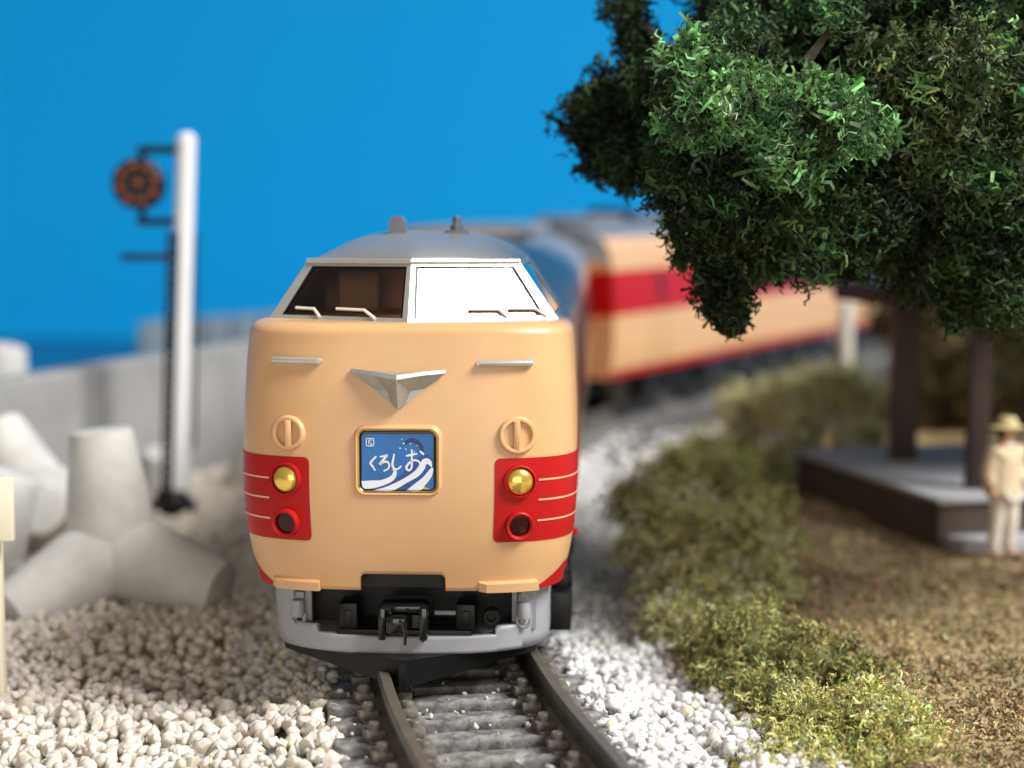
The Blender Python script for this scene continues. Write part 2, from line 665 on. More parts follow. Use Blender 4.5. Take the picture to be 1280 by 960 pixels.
cand = [stone_field(19000, -75, 2, -34, 72, 1.15, 0.8), stone_field(8200, 2, 26, -32, 45, 1.02, 0.9),
        stone_field(5200, -3, 24, 40, 110, 1.1, 0.7), stone_field(3000, -75, -18, 70, 112, 1.5, 0.7),
        stone_field(2600, 5, 60, 110, 220, 1.5, 0.4)]
X = np.concatenate([c[0] for c in cand]); Y = np.concatenate([c[1] for c in cand])
SZ = np.concatenate([c[2] for c in cand]); H = np.concatenate([c[3] for c in cand])
D = near_track(X, Y)
keep = (np.abs(D) > 7.4) & (X < hedge_x(Y) + 1.5)
# keep out of the sleepers' strip; a few stones may lie between the ends
Z = ballast_z(X, Y) + H
mound = np.array([max(0.0, noise.noise(Vector((a * 0.06, b * 0.06, 5.0)))) for a, b in zip(X, Y)])
Z += mound * 2.0 * (np.abs(D) > 14) * (Y < 22)
Z += 1.1 * np.clip(1.6 - np.hypot(X + 30, Y - 26) / 12, 0, 1)
P = np.stack([X, Y, Z], 1)
px, py, zf = project(P)
inview = (px > -60) & (px < 1100) & (py < 1000) & (zf > 40)
keep &= inview
P, SZ, px, py, zf, Dk = P[keep], SZ[keep], px[keep], py[keep], zf[keep], D[keep]
# between the sleepers: small dark grit
N = len(P)
v = rng.uniform(0.0, 1, N)
tone = np.stack([0.74 + 0.1 * v, 0.73 + 0.1 * v, 0.71 + 0.11 * v], 1)
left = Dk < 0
tone[left] *= np.array([0.93, 0.85, 0.735])  # stones left of the track browned: train's shade put into their colour
grey = rng.uniform(0, 1, N) < 0.06
tone[grey] *= 0.75
yel = rng.uniform(0, 1, N) < 0.025
tone[yel] *= np.array([1.0, 0.92, 0.72])
order = np.argsort(-(SZ / zf) * ((px > 0) & (px < 1280) & (py > 620) & (py < 957)))
vis = order[:300]
rest = order[300:]
bal = bpy.data.objects.new('ballast', None)
link(bal); bal['_org'] = (0.0, 0.0, 0.0)
tag(bal, 'white gravel ballast strewn on both sides of the track', kind='stuff')
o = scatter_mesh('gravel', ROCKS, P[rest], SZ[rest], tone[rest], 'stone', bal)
o['kind'] = 'stuff'
rock_me = []
for i in range(24):
    pv, pf = ROCKS[i % 16]
    me = bpy.data.meshes.new('stone')
    me.from_pydata([tuple(p * K) for p in pv], [], [tuple(map(int, f)) for f in pf])
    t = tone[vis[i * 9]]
    a = me.attributes.new('tone', 'FLOAT_COLOR', 'POINT')
    a.data.foreach_set('color', np.tile(np.append(t, 1.0), len(pv)).astype(np.float32))
    me.materials.append(MATS['stone'])
    rock_me.append((t, me))
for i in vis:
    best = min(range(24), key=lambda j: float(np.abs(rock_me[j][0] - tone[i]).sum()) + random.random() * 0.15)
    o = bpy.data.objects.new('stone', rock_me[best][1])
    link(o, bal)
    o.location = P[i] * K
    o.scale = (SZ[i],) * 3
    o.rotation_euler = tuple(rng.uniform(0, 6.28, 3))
# grit lying between and on the sleepers
n = 1500
gs = rng.uniform(20, 190, n)
gp = []
for s_ in gs:
    x, y, th = track_at(s_)
    u = rng.uniform(-8.2, 8.2)
    if 3.9 < abs(u) < 5.9:
        u *= 0.6
    gp.append((x + u * math.cos(th), y - u * math.sin(th), -2.0 + rng.uniform(-1.1, 0.12)))
gp = np.array(gp)
gt = np.repeat(rng.uniform(0.25, 0.75, n)[:, None], 3, 1) * np.array([1, 0.97, 0.92])
o = scatter_mesh('grit', ROCKS, gp, rng.uniform(0.2, 0.62, n), gt, 'stone', bal)
o['kind'] = 'stuff'
# bed between the sleepers
g = G()
rows = []
for k in range(120):
    s_ = 2 + (SMAX - 2) * k / 119
    x, y, th = track_at(s_)
    rows.append([(x + u * math.cos(th), y - u * math.sin(th), z + track_z(y)) for u, z in ((-13.5, -4.75), (-9, -3.2), (-7, -2.75), (7, -2.75), (9, -3.2), (13.5, -4.75))])
g.grid(rows)
mat('bed', (0.10, 0.095, 0.09), 0.9, var=0.4, vscale=8, bump=1.0, bscale=16)
o = part('track_bed', g, 'bed', None, smooth=60)
tag(o, 'dark ballast bed under the sleepers', kind='structure')

# ================================================================== THE TRAIN
CAR_LOC = (-6.65, 0.0, 0.0)
YAW = math.radians(3.0)


def F(px, py, y=0.4):
    """photo pixel -> (x, z) on the front of the leading car"""
    p = at_y(px, py, y)
    return (p[0] - CAR_LOC[0], p[2])


ZK = [4.6, 5.6, 7.5, 10, 12, 14, 17, 19.5, 20.4]
WK = [9.45, 9.8, 10.2, 10.42, 10.47, 10.46, 10.38, 10.25, 10.15]
FK = [0.75, 0.50, 0.18, 0.0, 0.02, 0.12, 0.42, 0.82, 1.02]
NEXP, DN = 3.4, 6.3
LCAR = 137.0


def w_(z): return float(np.interp(z, ZK, WK))
def f_(z): return float(np.interp(z, ZK, FK))


# smooth the profile tables a little
_zz = np.linspace(4.2, 20.5, 200)
_ww = np.convolve(np.pad([np.interp(z, ZK, WK) for z in _zz], 12, 'edge'), np.ones(25) / 25, 'valid')
_ff = np.convolve(np.pad([np.interp(z, ZK, FK) for z in _zz], 12, 'edge'), np.ones(25) / 25, 'valid')
def w_(z): return float(np.interp(z, _zz, _ww))
def f_(z): return float(np.interp(z, _zz, _ff))


def plan(q, w, f):
    """q in [-1,1] runs round the nose from side to side; beyond that it runs back along the side (1 = 10 mm)"""
    a = abs(q); sg = 1 if q >= 0 else -1
    if a <= 1:
        t = a * math.pi / 2
        return sg * w * math.sin(t) ** (2 / NEXP), f + DN * (1 - math.cos(t) ** (2 / NEXP) if a < 1 else 1)
    return sg * w, f + DN + (a - 1) * 10


def q_of_x(x, z):
    r = min(1.0, abs(x) / w_(z))
    return math.copysign(math.asin(r ** (NEXP / 2)) / (math.pi / 2), x)


def front(x, z, off=0.0):
    """point on the nose at (x, z), pushed out by off along the normal"""
    w, f = w_(z), f_(z)
    r = min(0.9995, abs(x) / w)
    y = f + DN * (1 - (1 - r ** NEXP) ** (1 / NEXP))
    if off:
        e = 0.02
        yx = (front(x + e, z)[1] - front(x - e, z)[1]) / (2 * e)
        yz = (front(x, z + e)[1] - front(x, z - e)[1]) / (2 * e)
        n = Vector((yx, -1, yz)).normalized()
        return (x + n.x * off, y + n.y * off, z + n.z * off)
    return (x, y, z)


def skin_q(q, z, off):
    w, f = w_(z), f_(z)
    x, y = plan(q, w, f)
    e = 0.01
    x2, y2 = plan(q + e, w, f); x1, y1 = plan(q - e, w, f)
    n = Vector((y2 - y1, -(x2 - x1), 0)).normalized()
    return (x + n.x * off, y + n.y * off, z)


def make_body(x_nose=True):
    g = G()
    # columns
    if x_nose:
        cut = 2.82
        xs = sorted(set([round(v, 4) for v in np.linspace(0, 6.5, 40)] + [cut - 0.5, cut - 0.3, cut - 0.15, cut - 0.05, cut, cut + 0.02]))
        qs = [q_of_x(v, 11) for v in xs] + list(np.linspace(q_of_x(6.7, 11), 1, 26)) + [1.6, (LCAR - DN) / 10 + 1]
        qs = sorted(set([-q for q in qs] + qs))
    rows = []
    NZ = 60
    cols = []
    for q in qs:
        x11 = plan(q, w_(11), f_(11))[0]
        zb = 4.95
        if abs(q) <= 1:
            ax = abs(x11)
            if ax <= cut:
                r = 0.45
                zc = F(500, 718)[1]
                zb = zc if ax < cut - r else zc - r + math.sqrt(max(0, r * r - (ax - (cut - r)) ** 2))
        col = []
        for k in range(NZ + 1):
            z = zb + (20.4 - zb) * k / NZ
            w, f = w_(z), f_(z)
            col.append((*plan(q, w, f), z))
        if abs(q) <= 2:
            # rounded shoulder up to the window sill
            for a in np.linspace(0, math.pi / 2, 9)[1:]:
                ins = 0.95 * (1 - math.cos(a)); up = 0.78 * math.sin(a)
                x, y = plan(q, w_(20.4) - ins, f_(20.4) + ins)
                col.append((x, y, 20.4 + up))
            x, y = plan(q, w_(20.4) - 2.2, f_(20.4) + 3.2)
            col.append((x, y, 21.2))
        else:
            col += [(col[-1][0], col[-1][1], 20.4 + 0.09 * i) for i in range(1, 10)]
        cols.append(col)
    g.grid(cols)
    return g


car = thing('train_car', 'leading cream and red express train car with sloped windscreen and blue headsign', 'train car', CAR_LOC, -YAW, 'express train cars')
BODY_OFF = -1.0
body = part('body', make_body(), 'cream', car, smooth=40, local=True)
solidify(body, 0.35, BODY_OFF)


def decal(name, pts_cols, m, off, parent=None, thick=0.03):
    """pts_cols: list of columns; column = list of (q or x, z) points on the nose skin, already chosen"""
    g = G()
    g.grid(pts_cols)
    o = part(name, g, m, parent or car, smooth=50, local=True)
    return o


# red lamp panels wrapping round the corners, with rounded inner corners
zt, zb_ = F(620, 572)[1], F(620, 677)[1]
xi = F(618, 600)[0]
RR = 0.35
for sg in (-1, 1):
    cols = []
    q0 = q_of_x(xi, 11)
    qq = sorted(set([q_of_x(xi + d, 11) for d in (0, 0.04, 0.1, 0.18, 0.27, 0.35, 0.6, 1.0, 1.5, 2, 2.5)] + list(np.linspace(q_of_x(xi + 3, 11), 1.0, 24)) + [1.15, 1.3, 1.45, 1.6]))
    for q in qq:
        x11 = plan(q, w_(11), 0)[0]
        d = x11 - xi
        c = 0.0
        if d < RR:
            c = RR - math.sqrt(max(0, RR * RR - (RR - d) ** 2))
        lift = max(0, q - 1.0) * 4.0          # sweeps up along the side
        cols.append([skin_q(sg * q, zb_ + c + lift + (zt - zb_ - 2 * c) * k / 10, 0.035) for k in range(11)])
    band = decal('red_panel', cols, 'red_paint', 0)
    # three fine cream lines
    for pyl in (600, 625, 651):
        zc = F(690, pyl)[1]
        xa = F(672, pyl)[0] if sg > 0 else F(333, pyl)[0] * -1
        qa = q_of_x(xa, 11)
        cols = [[skin_q(sg * q, zc - 0.055 + 0.055 * k, 0.075) for k in range(3)] for q in np.linspace(qa, 1.02, 18)]
        decal('stripe', cols, 'stripe', 0, band)
    # red tips at the foot of the corners and the sill stripe
    qa = q_of_x(8.05, 6)
    cols = []
    for q in list(np.linspace(qa, 1, 14)) + [(LCAR - DN - 0.3) / 10 + 1]:
        t = min(1, (q - qa) / (1 - qa) * 1.6)
        cols.append([skin_q(sg * q, 4.9 + (1.35 * t + 0.02) * k / 4, 0.035) for k in range(5)])
    decal('red_sill_stripe', cols, 'red_paint', 0)

# side window band of the passenger part + windows + doors
def side_fit(carobj, y_from, y_to, wins, doors, L):
    for sg in (-1, 1):
        g = G()
        rows = []
        for z in np.linspace(13.6, 19.6, 9):
            rows.append([(sg * (w_(z) + 0.035), y, z) for y in np.linspace(y_from, y_to, 12)])
        g.grid(rows)
        part('red_window_band', g, 'red_paint', carobj, local=True)
    for sg in (-1, 1):
        for yc in wins:
            g = G()
            xw = sg * (w_(16.6) + 0.06)
            a = [(yc - 3.4, 14.7), (yc + 3.4, 14.7), (yc + 3.4, 18.6), (yc - 3.4, 18.6)]
            poly = []
            for (y, z), (sy, sz) in zip(a, ((1, 1), (-1, 1), (-1, -1), (1, -1))):
                poly += [(y + sy * 0.5, z), (y, z + sz * 0.5)] if (sy * sz < 0) else [(y, z + sz * 0.5), (y + sy * 0.5, z)]
            n = len(poly)
            v = [(sg * (w_(z) + 0.02), y, z) for y, z in poly] + [(sg * (w_(z) + 0.09), y, z) for y, z in poly]
            g.add(v, [tuple(range(n)), tuple(range(2 * n - 1, n - 1, -1))] + [(i, (i + 1) % n, (i + 1) % n + n, i + n) for i in range(n)])
            part('window', g, 'car_window', carobj, smooth=None, local=True)
        for yc in doors:
            g = G()
            rows = []
            for z in np.linspace(5.6, 20.2, 14):
                rows.append([(sg * (w_(z) - 0.1 * (abs(y - yc) > 2.31) + 0.055), y, z) for y in (yc - 2.45, yc - 2.3, yc + 2.3, yc + 2.45)])
            g.grid(rows)
            # the door leaf carries the livery colours; only its glass and seams show
            dg = G()
            for y in (yc - 2.5, yc + 2.5):
                dg.grid([[(sg * (w_(z) + 0.075), y - 0.1, z), (sg * (w_(z) + 0.075), y + 0.1, z)] for z in np.linspace(5.4, 20.2, 14)])
            d = part('door', dg, 'door_seam', carobj, smooth=None, local=True)
            dg = G()
            dg.grid([[(sg * (w_(z) + 0.1), yc - 0.8, z), (sg * (w_(z) + 0.1), yc + 0.8, z)] for z in np.linspace(15.0, 19.0, 6)])
            part('door_window', dg, 'car_window', d, smooth=None, local=True)


mat('car_window', (0.012, 0.011, 0.011), 0.3, spec=0.15)
mat('door_seam', (0.10, 0.05, 0.03), 0.6)
side_fit(car, 22, LCAR - 0.5, [44 + 8.6 * i for i in range(9)], [33, 128], LCAR)


# cab: silver window framing, panes, roof
def lerp(a, b, t): return tuple(a[i] + (b[i] - a[i]) * t for i in range(3))


BL, BC, BR = (-9.1, 6.03, 21.1), (0.22, 1.95, 21.1), (9.3, 6.12, 21.1)
ZT = 24.75
TL, TC, TR = (-6.75, 7.2, ZT), (0.22, 4.2, ZT + 0.05), (6.75, 7.2, ZT)
SBL, SBR, STL, STR = (-9.2, 17, 21.1), (9.4, 17, 21.1), (-6.85, 17, ZT + 0.1), (6.85, 17, ZT + 0.1)


def frame_pane(bl, br, tr, tl, inset, name):
    """quad frame ring (bars with depth) with a pane set a little behind it"""
    c = [Vector(p) for p in (bl, br, tr, tl)]
    n = (c[1] - c[0]).cross(c[3] - c[0]).normalized()
    if n.y > 0 and abs(n.y) > 0.2: n = -n
    if n.z < 0: n = -n
    l, r, t, b = inset
    def pt(u, v): return (c[0] * (1 - u) + c[1] * u) * (1 - v) + (c[3] * (1 - u) + c[2] * u) * v
    W = ((c[1] - c[0]).length + (c[2] - c[3]).length) / 2
    Hh = ((c[3] - c[0]).length + (c[2] - c[1]).length) / 2
    ins = [pt(l / W, b / Hh), pt(1 - r / W, b / Hh), pt(1 - r / W, 1 - t / Hh), pt(l / W, 1 - t / Hh)]
    g = G()
    v = [p for p in c] + [p + n * 0.0 for p in ins] + [p - n * 0.22 for p in ins] + [p - n * 0.22 for p in c]
    f = []
    for i in range(4):
        j = (i + 1) % 4
        f += [(i, j, 4 + j, 4 + i), (4 + i, 4 + j, 8 + j, 8 + i)]
    g.add(v, f)
    fr = part(name, g, 'silver', car, smooth=None, local=True)
    # black rubber seal, then the pane
    g = G()
    cen = sum(ins, Vector()) / 4
    inn = [p + (cen - p).normalized() * 0.17 for p in ins]
    v = [p - n * 0.03 for p in ins] + [p - n * 0.05 for p in inn] + [p - n * 0.2 for p in inn]
    f = []
    for i in range(4):
        j = (i + 1) % 4
        f += [(i, j, 4 + j, 4 + i), (4 + i, 4 + j, 8 + j, 8 + i)]
    g.add(v, f)
    part('rubber_seal', g, 'black_plastic', fr, smooth=None, local=True)
    g = G()
    g.add([p - n * 0.09 for p in inn], [(0, 1, 2, 3)])
    part('pane', g, 'smoked_glass', fr, smooth=None, local=True)
    return n, pt, W, Hh


nl, ptl, Wl, Hl = frame_pane(BL, BC, TC, TL, (0.68, 0.34, 0.36, 0.38), 'windscreen_frame')
nr, ptr, Wr, Hr = frame_pane(BC, BR, TR, TC, (0.34, 0.68, 0.36, 0.38), 'windscreen_frame')
frame_pane(BR, SBR, STR, TR, (0.5, 0.6, 0.35, 0.45), 'side_window_frame')
frame_pane(SBL, BL, TL, STL, (0.6, 0.5, 0.35, 0.45), 'side_window_frame')
# wipers: moulded zigzag bars low on each pane
for ptf, n, W, Hh, base in ((ptl, nl, Wl, Hl, ((0.16, 0.30, 0.37), (0.47, 0.68, 0.77))), (ptr, nr, Wr, Hr, ((0.42, 0.62, 0.66), (0.70, 0.88, 0.93)))):
    for a, b, c in base:
        g = G()
        pts = [ptf(a, 0.2), ptf(b, 0.19), ptf(c, 0.06)]
        g.tube([p + n * 0.07 for p in pts], 0.1, 6)
        part('wiper', g, 'wiper', car, local=True)

# roof: the front slope keeps the V crease of the windscreen
def roof_rows():
    rows = []
    NX = 40
    us = np.linspace(-1, 1, NX + 1)
    for k in range(15):
        v = k / 14
        e = math.sin(v * math.pi / 2)
        row = []
        for u in us:
            au = abs(u)
            y0 = 4.2 + 3.0 * au
            y = y0 + (17 - y0) * (1 - math.cos(v * math.pi / 2)) ** 0.9
            hw = 6.75 + (6.85 - 6.75) * v
            ztop = 24.8 + 1.75 * e
            z = ZT + (ztop - ZT) * (1 - au ** 3.2) + 0.1 * v
            row.append((hw * u + 0.22 * (1 - au) * (1 - v), y, z))
        rows.append(row)
    return rows


g = G().grid(roof_rows())
roof = part('cab_roof', g, 'roof_grey', car, smooth=24, local=True)
# edge rail over the windscreen
g = G().tube([Vector(TL) + Vector((0, -0.05, 0.02)), Vector(TC) + Vector((0, -0.05, 0.02)), Vector(TR) + Vector((0, -0.05, 0.02))], 0.16, 8)
part('roof_edge', g, 'silver', car, local=True)


def roof_arch(y0, y1, wside=9.95, zside=20.9, ztop=25.9, lo=-math.pi / 2, hi=math.pi / 2, up=0.0):
    g = G()
    rows = []
    for y in np.linspace(y0, y1, 6):
        row = []
        for a in np.linspace(lo, hi, 41):
            s, c = math.sin(a), math.cos(a)
            row.append((wside * math.copysign(abs(s) ** 0.92, s), y, zside + (ztop - zside) * abs(c) ** 0.9))
        rows.append(row)
    g.grid(rows)
    n = 41
    if hi - lo > 3:
        g.f.append(tuple(range(n)))
        g.f.append(tuple(range(5 * n, 6 * n)))
    if up:
        g.v = [(x * (1 + up / 9), y, z + up) for x, y, z in g.v]
    return g


def cantrails(carobj, y0, y1):
    for lo, hi in ((-math.pi / 2, -0.95), (0.95, math.pi / 2)):
        part('cantrail', roof_arch(y0, y1, lo=lo, hi=hi, up=0.05), 'cream', carobj, smooth=50, local=True)



sec0 = []
for i in range(41):
    t = abs(i - 20) / 20
    sg = -1 if i < 20 else 1
    if t > 0.62:
        k_ = (t - 0.62) / 0.38
        sec0.append((sg * (6.85 + 2.25 * k_), 24.85 - 3.75 * k_))
    else:
        u_ = t / 0.62
        sec0.append((sg * 6.85 * u_, ZT + 0.1 + 1.75 * (1 - u_ ** 3.2)))
sec1 = []
for a in np.linspace(-math.pi / 2, math.pi / 2, 41):
    sn, cs = math.sin(a), math.cos(a)
    sec1.append((9.95 * math.copysign(abs(sn) ** 0.92, sn), 20.9 + 5.0 * abs(cs) ** 0.9))
rows = []
for k in range(13):
    v_ = k / 12
    e_ = v_ * v_ * (3 - 2 * v_)
    rows.append([(a[0] + (b[0] - a[0]) * e_, 17 + 26 * v_, a[1] + (b[1] - a[1]) * e_) for a, b in zip(sec0, sec1)])
part('roof_transition', G().grid(rows), 'roof_grey', car, smooth=50, local=True)
part('roof', roof_arch(43, LCAR), 'roof_grey', car, smooth=50, local=True)
# closing wall at the far end
g = G()
pr = [(sx * w_(z), z) for sx in (1,) for z in np.linspace(5, 20.4, 12)]
poly = [(x, z) for x, z in pr] + [(-x, z) for x, z in reversed(pr)]
g.prism(poly, LCAR - 0.4, LCAR - 0.02)
part('end_wall', g, 'cream', car, smooth=None, local=True)
# bell-shaped horn cover and aerial on the roof
hp = at_d(497, 289, 113.0); ap = at_d(571, 290, 113.0)
def to_local(p):
    x, y = p[0] - CAR_LOC[0], p[1] - CAR_LOC[1]
    c, s = math.cos(YAW), math.sin(YAW)
    return (x * c - y * s, x * s + y * c, p[2])
hx, hy, hz_ = to_local(hp)
g = G()
arch = [(-0.6, -0.9), (0.6, -0.9), (0.52, 0.5)] + [(0.52 * math.cos(a), 0.5 + 0.52 * math.sin(a)) for a in np.linspace(0.2, math.pi - 0.2, 9)] + [(-0.52, 0.5)]
g.prism([(hx + x, hz_ + z) for x, z in arch], hy - 0.5, hy + 1.0)
part('horn_cover', g, 'dark_metal', car, smooth=40, local=True)
ax_, ay_, az_ = to_local(ap)
g = G()
g.box(ax_ - 0.75, ax_ + 0.75, ay_ - 0.5, ay_ + 0.7, az_ - 0.9, az_ + 0.12, bev=0.08)
g.lathe([(0.42, 0), (0.42, 0.35), (0.27, 0.42), (0.27, 0.9), (0.2, 0.98)], (ax_, ay_, az_ + 0.1), n=14)
part('roof_aerial', g, 'dark_metal', car, local=True)
for yy in (56, 78, 100, 120):
    part('roof_cooler', G().box(-5.2, 5.2, yy - 7, yy + 7, 25.5, 26.9, bev=0.5), 'roof_grey', car, local=True)

# cab interior
g = G()
g.box(-7.8, 7.8, 6.5, 16.5, 20.6, 21.35)
part('cab_floor', g, 'interior', car, smooth=None, local=True)
g = G().box(-7.0, 7.0, 15.6, 16.2, 21.3, 24.6)
part('cab_bulkhead', g, 'interior', car, smooth=None, local=True)
g = G().box(-5.3, -2.6, 10.2, 12.8, 21.35, 24.1, bev=0.3)
part('driver_seat', g, 'interior_seat', car, local=True)
g = G().box(2.6, 5.3, 10.2, 12.8, 21.35, 24.1, bev=0.3)
part('driver_seat', g, 'interior_seat', car, local=True)

for sg in (-1, 1):
    g = G()
    g.add([(sg * 8.5, 7.2, 21.3), (sg * 8.5, 16.5, 21.3), (sg * 6.6, 16.5, 24.5), (sg * 6.5, 8.6, 24.5)], [(0, 1, 2, 3)])
    o = part('cab_lining', g, 'interior', car, smooth=None, local=True)
    solidify(o, 0.2, 0)
# front details -------------------------------------------------
# horizontal grab bars
for x0, x1, pyc in ((338, 397, 453), (598, 662, 455)):
    a, b = F(x0, pyc), F(x1, pyc)
    g = G()
    n = 8
    pts = [front(a[0] + (b[0] - a[0]) * k / n, a[1] + (b[1] - a[1]) * k / n, 0.28) for k in range(n + 1)]
    g.tube(pts, 0.2, 10)
    for e in (pts[0], pts[-1]):
        g.tube([e, (e[0] * 0.99, e[1] + 0.5, e[2])], 0.16, 8)
    part('grab_bar', g, 'silver', car, local=True)

# winged emblem: two swept wings meeting in a keel
def emb(px, py, off): return front(*F(px, py), off)
g = G()
for sgn, tip in ((-1, (438, 462)), (1, (557, 463))):
    # top ridge, keel, lower edge
    tp = emb(*tip, 0.25); tpb = emb(tip[0], tip[1] + 4, 0.3)
    c_top = emb(498, 471, 1.25); c_mid = emb(498, 477, 1.45); c_bot = emb(498, 511, 0.4)
    inner = emb(498 + sgn * 15, 489, 0.12); low = emb(498 + sgn * 9, 505, 0.06)
    back_t = emb(498, 466, 0.0); tip0 = emb(*tip, 0.0)
    tl = emb(498 + sgn * 30, 466, 0.75); tl2 = emb(498 + sgn * 30, 471, 0.85)
    base = len(g.v)
    edge = emb(498 + sgn * 32, 486, 0.02)
    g.add([tp, tl, c_top, c_mid, tl2, tpb, inner, c_bot, low, edge, back_t, tip0],
          [(0, 1, 4, 5), (1, 2, 3, 4), (4, 3, 6), (3, 7, 8, 6), (4, 6, 9), (5, 4, 9), (6, 8, 9), (0, 11, 10, 1), (1, 10, 2)])
part('emblem', g, 'emblem', car, smooth=8, local=True)

# round covers with an upright bar
for cx, cy, r in ((358, 543, 1.02), (646, 544, 1.10)):
    c = F(cx, cy)
    g = G()
    rows = []
    for k in range(33):
        a = 2 * math.pi * k / 32
        row = []
        for rr, off in ((r + 0.06, 0.0), (r, 0.24), (r - 0.1, 0.3), (r - 0.24, 0.26), (r - 0.32, 0.02)):
            row.append(front(c[0] + rr * math.cos(a), c[1] + rr * math.sin(a), off))
        rows.append(row)
    g.grid(rows)
    part('round_cover', g, 'cream', car, smooth=50, local=True)
    g = G()
    p0, p1 = front(c[0], c[1] - r + 0.25, 0.02), front(c[0], c[1] + r - 0.25, 0.02)
    g.box(c[0] - 0.2, c[0] + 0.2, p0[1] - 0.28, p0[1] + 0.4, c[1] - r + 0.2, c[1] + r - 0.2, bev=0.1)
    part('cover_bar', g, 'cream', car, local=True)

# lamps
def disc_on_nose(name, c, prof, m, n=28, parent=None, smooth=40):
    """prof: list of (radius, offset)"""
    g = G()
    rows = []
    for k in range(n + 1):
        a = 2 * math.pi * k / n
        base = front(c[0], c[1], 0.0)
        nn = Vector(front(c[0], c[1], 1.0)) - Vector(base)
        sx = Vector((0, 0, 1)).cross(nn).normalized(); sz = nn.cross(sx).normalized()
        rows.append([tuple(Vector(base) + sx * (r * math.cos(a)) + sz * (r * math.sin(a)) + nn * o_) for r, o_ in prof])
    g.grid(rows)
    return part(name, g, m, parent or car, smooth=smooth, local=True)


for cx, cy in ((356, 600), (649, 601)):
    c = F(cx, cy)
    rim = disc_on_nose('headlight', c, [(1.02, -0.15), (1.0, 0.28), (0.9, 0.32), (0.84, 0.1), (0.84, -0.1)], 'red_paint')
    disc_on_nose('lens', c, [(0.84, 0.02), (0.80, 0.22), (0.6, 0.38), (0.35, 0.46), (0.01, 0.5)], 'gold', parent=rim)
for cx, cy in ((356, 655), (648, 656)):
    c = F(cx, cy)
    rim = disc_on_nose('tail_light', c, [(0.90, -0.15), (0.87, 0.34), (0.80, 0.40), (0.66, 0.32), (0.64, -0.1)], 'red_paint')
    disc_on_nose('lens', c, [(0.65, 0.12), (0.4, 0.15), (0.01, 0.15)], 'tail_lens', parent=rim)

# ------- headsign
HX0, HZ1 = F(447, 536)
HX1, HZ0 = F(548, 615)
HW, HH = HX1 - HX0, HZ1 - HZ0
hyf = min(front(HX0, (HZ0 + HZ1) / 2)[1], front(0, (HZ0 + HZ1) / 2)[1])


def rrect(x0, x1, z0, z1, r, n=6):
    pts = []
    for cx, cz, a0 in ((x1 - r, z1 - r, 0), (x0 + r, z1 - r, 90), (x0 + r, z0 + r, 180), (x1 - r, z0 + r, 270)):
        for k in range(n + 1):
            a = math.radians(a0 + 90 * k / n)
            pts.append((cx + r * math.cos(a), cz + r * math.sin(a)))
    return pts


def ring(name, specs, m, parent):
    """specs: list of (grow, y) for rounded-rectangle loops"""
    g = G()
    loops = []
    for grow, y in specs:
        loops.append([(x, y, z) for x, z in rrect(HX0 - grow, HX1 + grow, HZ0 - grow, HZ1 + grow, max(0.15, 0.5 + grow))])
    n = len(loops[0])
    v = [p for l in loops for p in l]
    f = [(i * n + k, i * n + (k + 1) % n, (i + 1) * n + (k + 1) % n, (i + 1) * n + k) for i in range(len(loops) - 1) for k in range(n)]
    g.add(v, f)
    return part(name, g, m, parent, smooth=40, local=True)


yf = hyf
hs = ring('headsign', [(0.30, yf + 0.25), (0.17, yf - 0.14), (0.08, yf - 0.2), (0.0, yf - 0.16), (-0.02, yf - 0.02)], 'cream', car)
ring('rim', [(-0.01, yf - 0.13), (-0.07, yf - 0.10), (-0.13, yf - 0.02), (-0.15, yf + 0.02)], 'gold_rim', hs)
ring('seal', [(-0.12, yf - 0.05), (-0.17, yf - 0.075), (-0.25, yf - 0.06)], 'black_gloss', hs)
pl = G()
pp = rrect(HX0 + 0.2, HX1 - 0.2, HZ0 + 0.2, HZ1 - 0.2, 0.35)
YP = yf - 0.05
pl.add([(x, YP, z) for x, z in pp], [tuple(range(len(pp)))])
part('sign_face', pl, 'mark_blue', hs, smooth=None, local=True)


# art is laid out in the pixels of an enlarged view: x 430..685, y 757..957
def art(ax, ay): return (HX0 + (ax - 428) / 260 * HW, HZ1 - (ay - 755) / 205 * HH)


def art_poly(name, pts, m, lift):
    g = G()
    P2 = catmull([(p[0], p[1]) for p in pts] + [pts[0]], 5)[:-1]
    v = [art(*p) for p in P2]
    bm = bmesh.new()
    vs = [bm.verts.new((x, YP - lift, z)) for x, z in v]
    f = bm.faces.new(vs)
    bmesh.ops.triangulate(bm, faces=[f])
    g.bm(bm)
    return part(name, g, m, hs, smooth=None, local=True)


def art_stroke(g, pts, w, lift):
    P2 = catmull(pts, 6)
    n = len(P2)
    L, R = [], []
    for i in range(n):
        d = P2[min(i + 1, n - 1)] - P2[max(i - 1, 0)]
        d = d / (np.linalg.norm(d) + 1e-9)
        nrm = np.array([-d[1], d[0]])
        t = i / (n - 1)
        ww = w * (0.75 + 0.35 * math.sin(math.pi * min(1, t * 1.1)))
        a, b = P2[i] + nrm * ww / 2, P2[i] - nrm * ww / 2
        L.append((art(*a)[0], YP - lift, art(*a)[1])); R.append((art(*b)[0], YP - lift, art(*b)[1]))
    g.grid([L, R])


# spray and navy crest at the upper right
art_poly('crest', [(574, 806), (584, 790), (606, 782), (630, 793), (643, 818), (637, 834), (630, 814), (614, 799), (598, 797), (585, 804)], 'mark_navy', 0.01)
art_poly('wave_shade', [(452, 948), (520, 925), (570, 900), (600, 868), (640, 835), (668, 845), (676, 875), (650, 905), (620, 948), (560, 954)], 'mark_mid', 0.008)
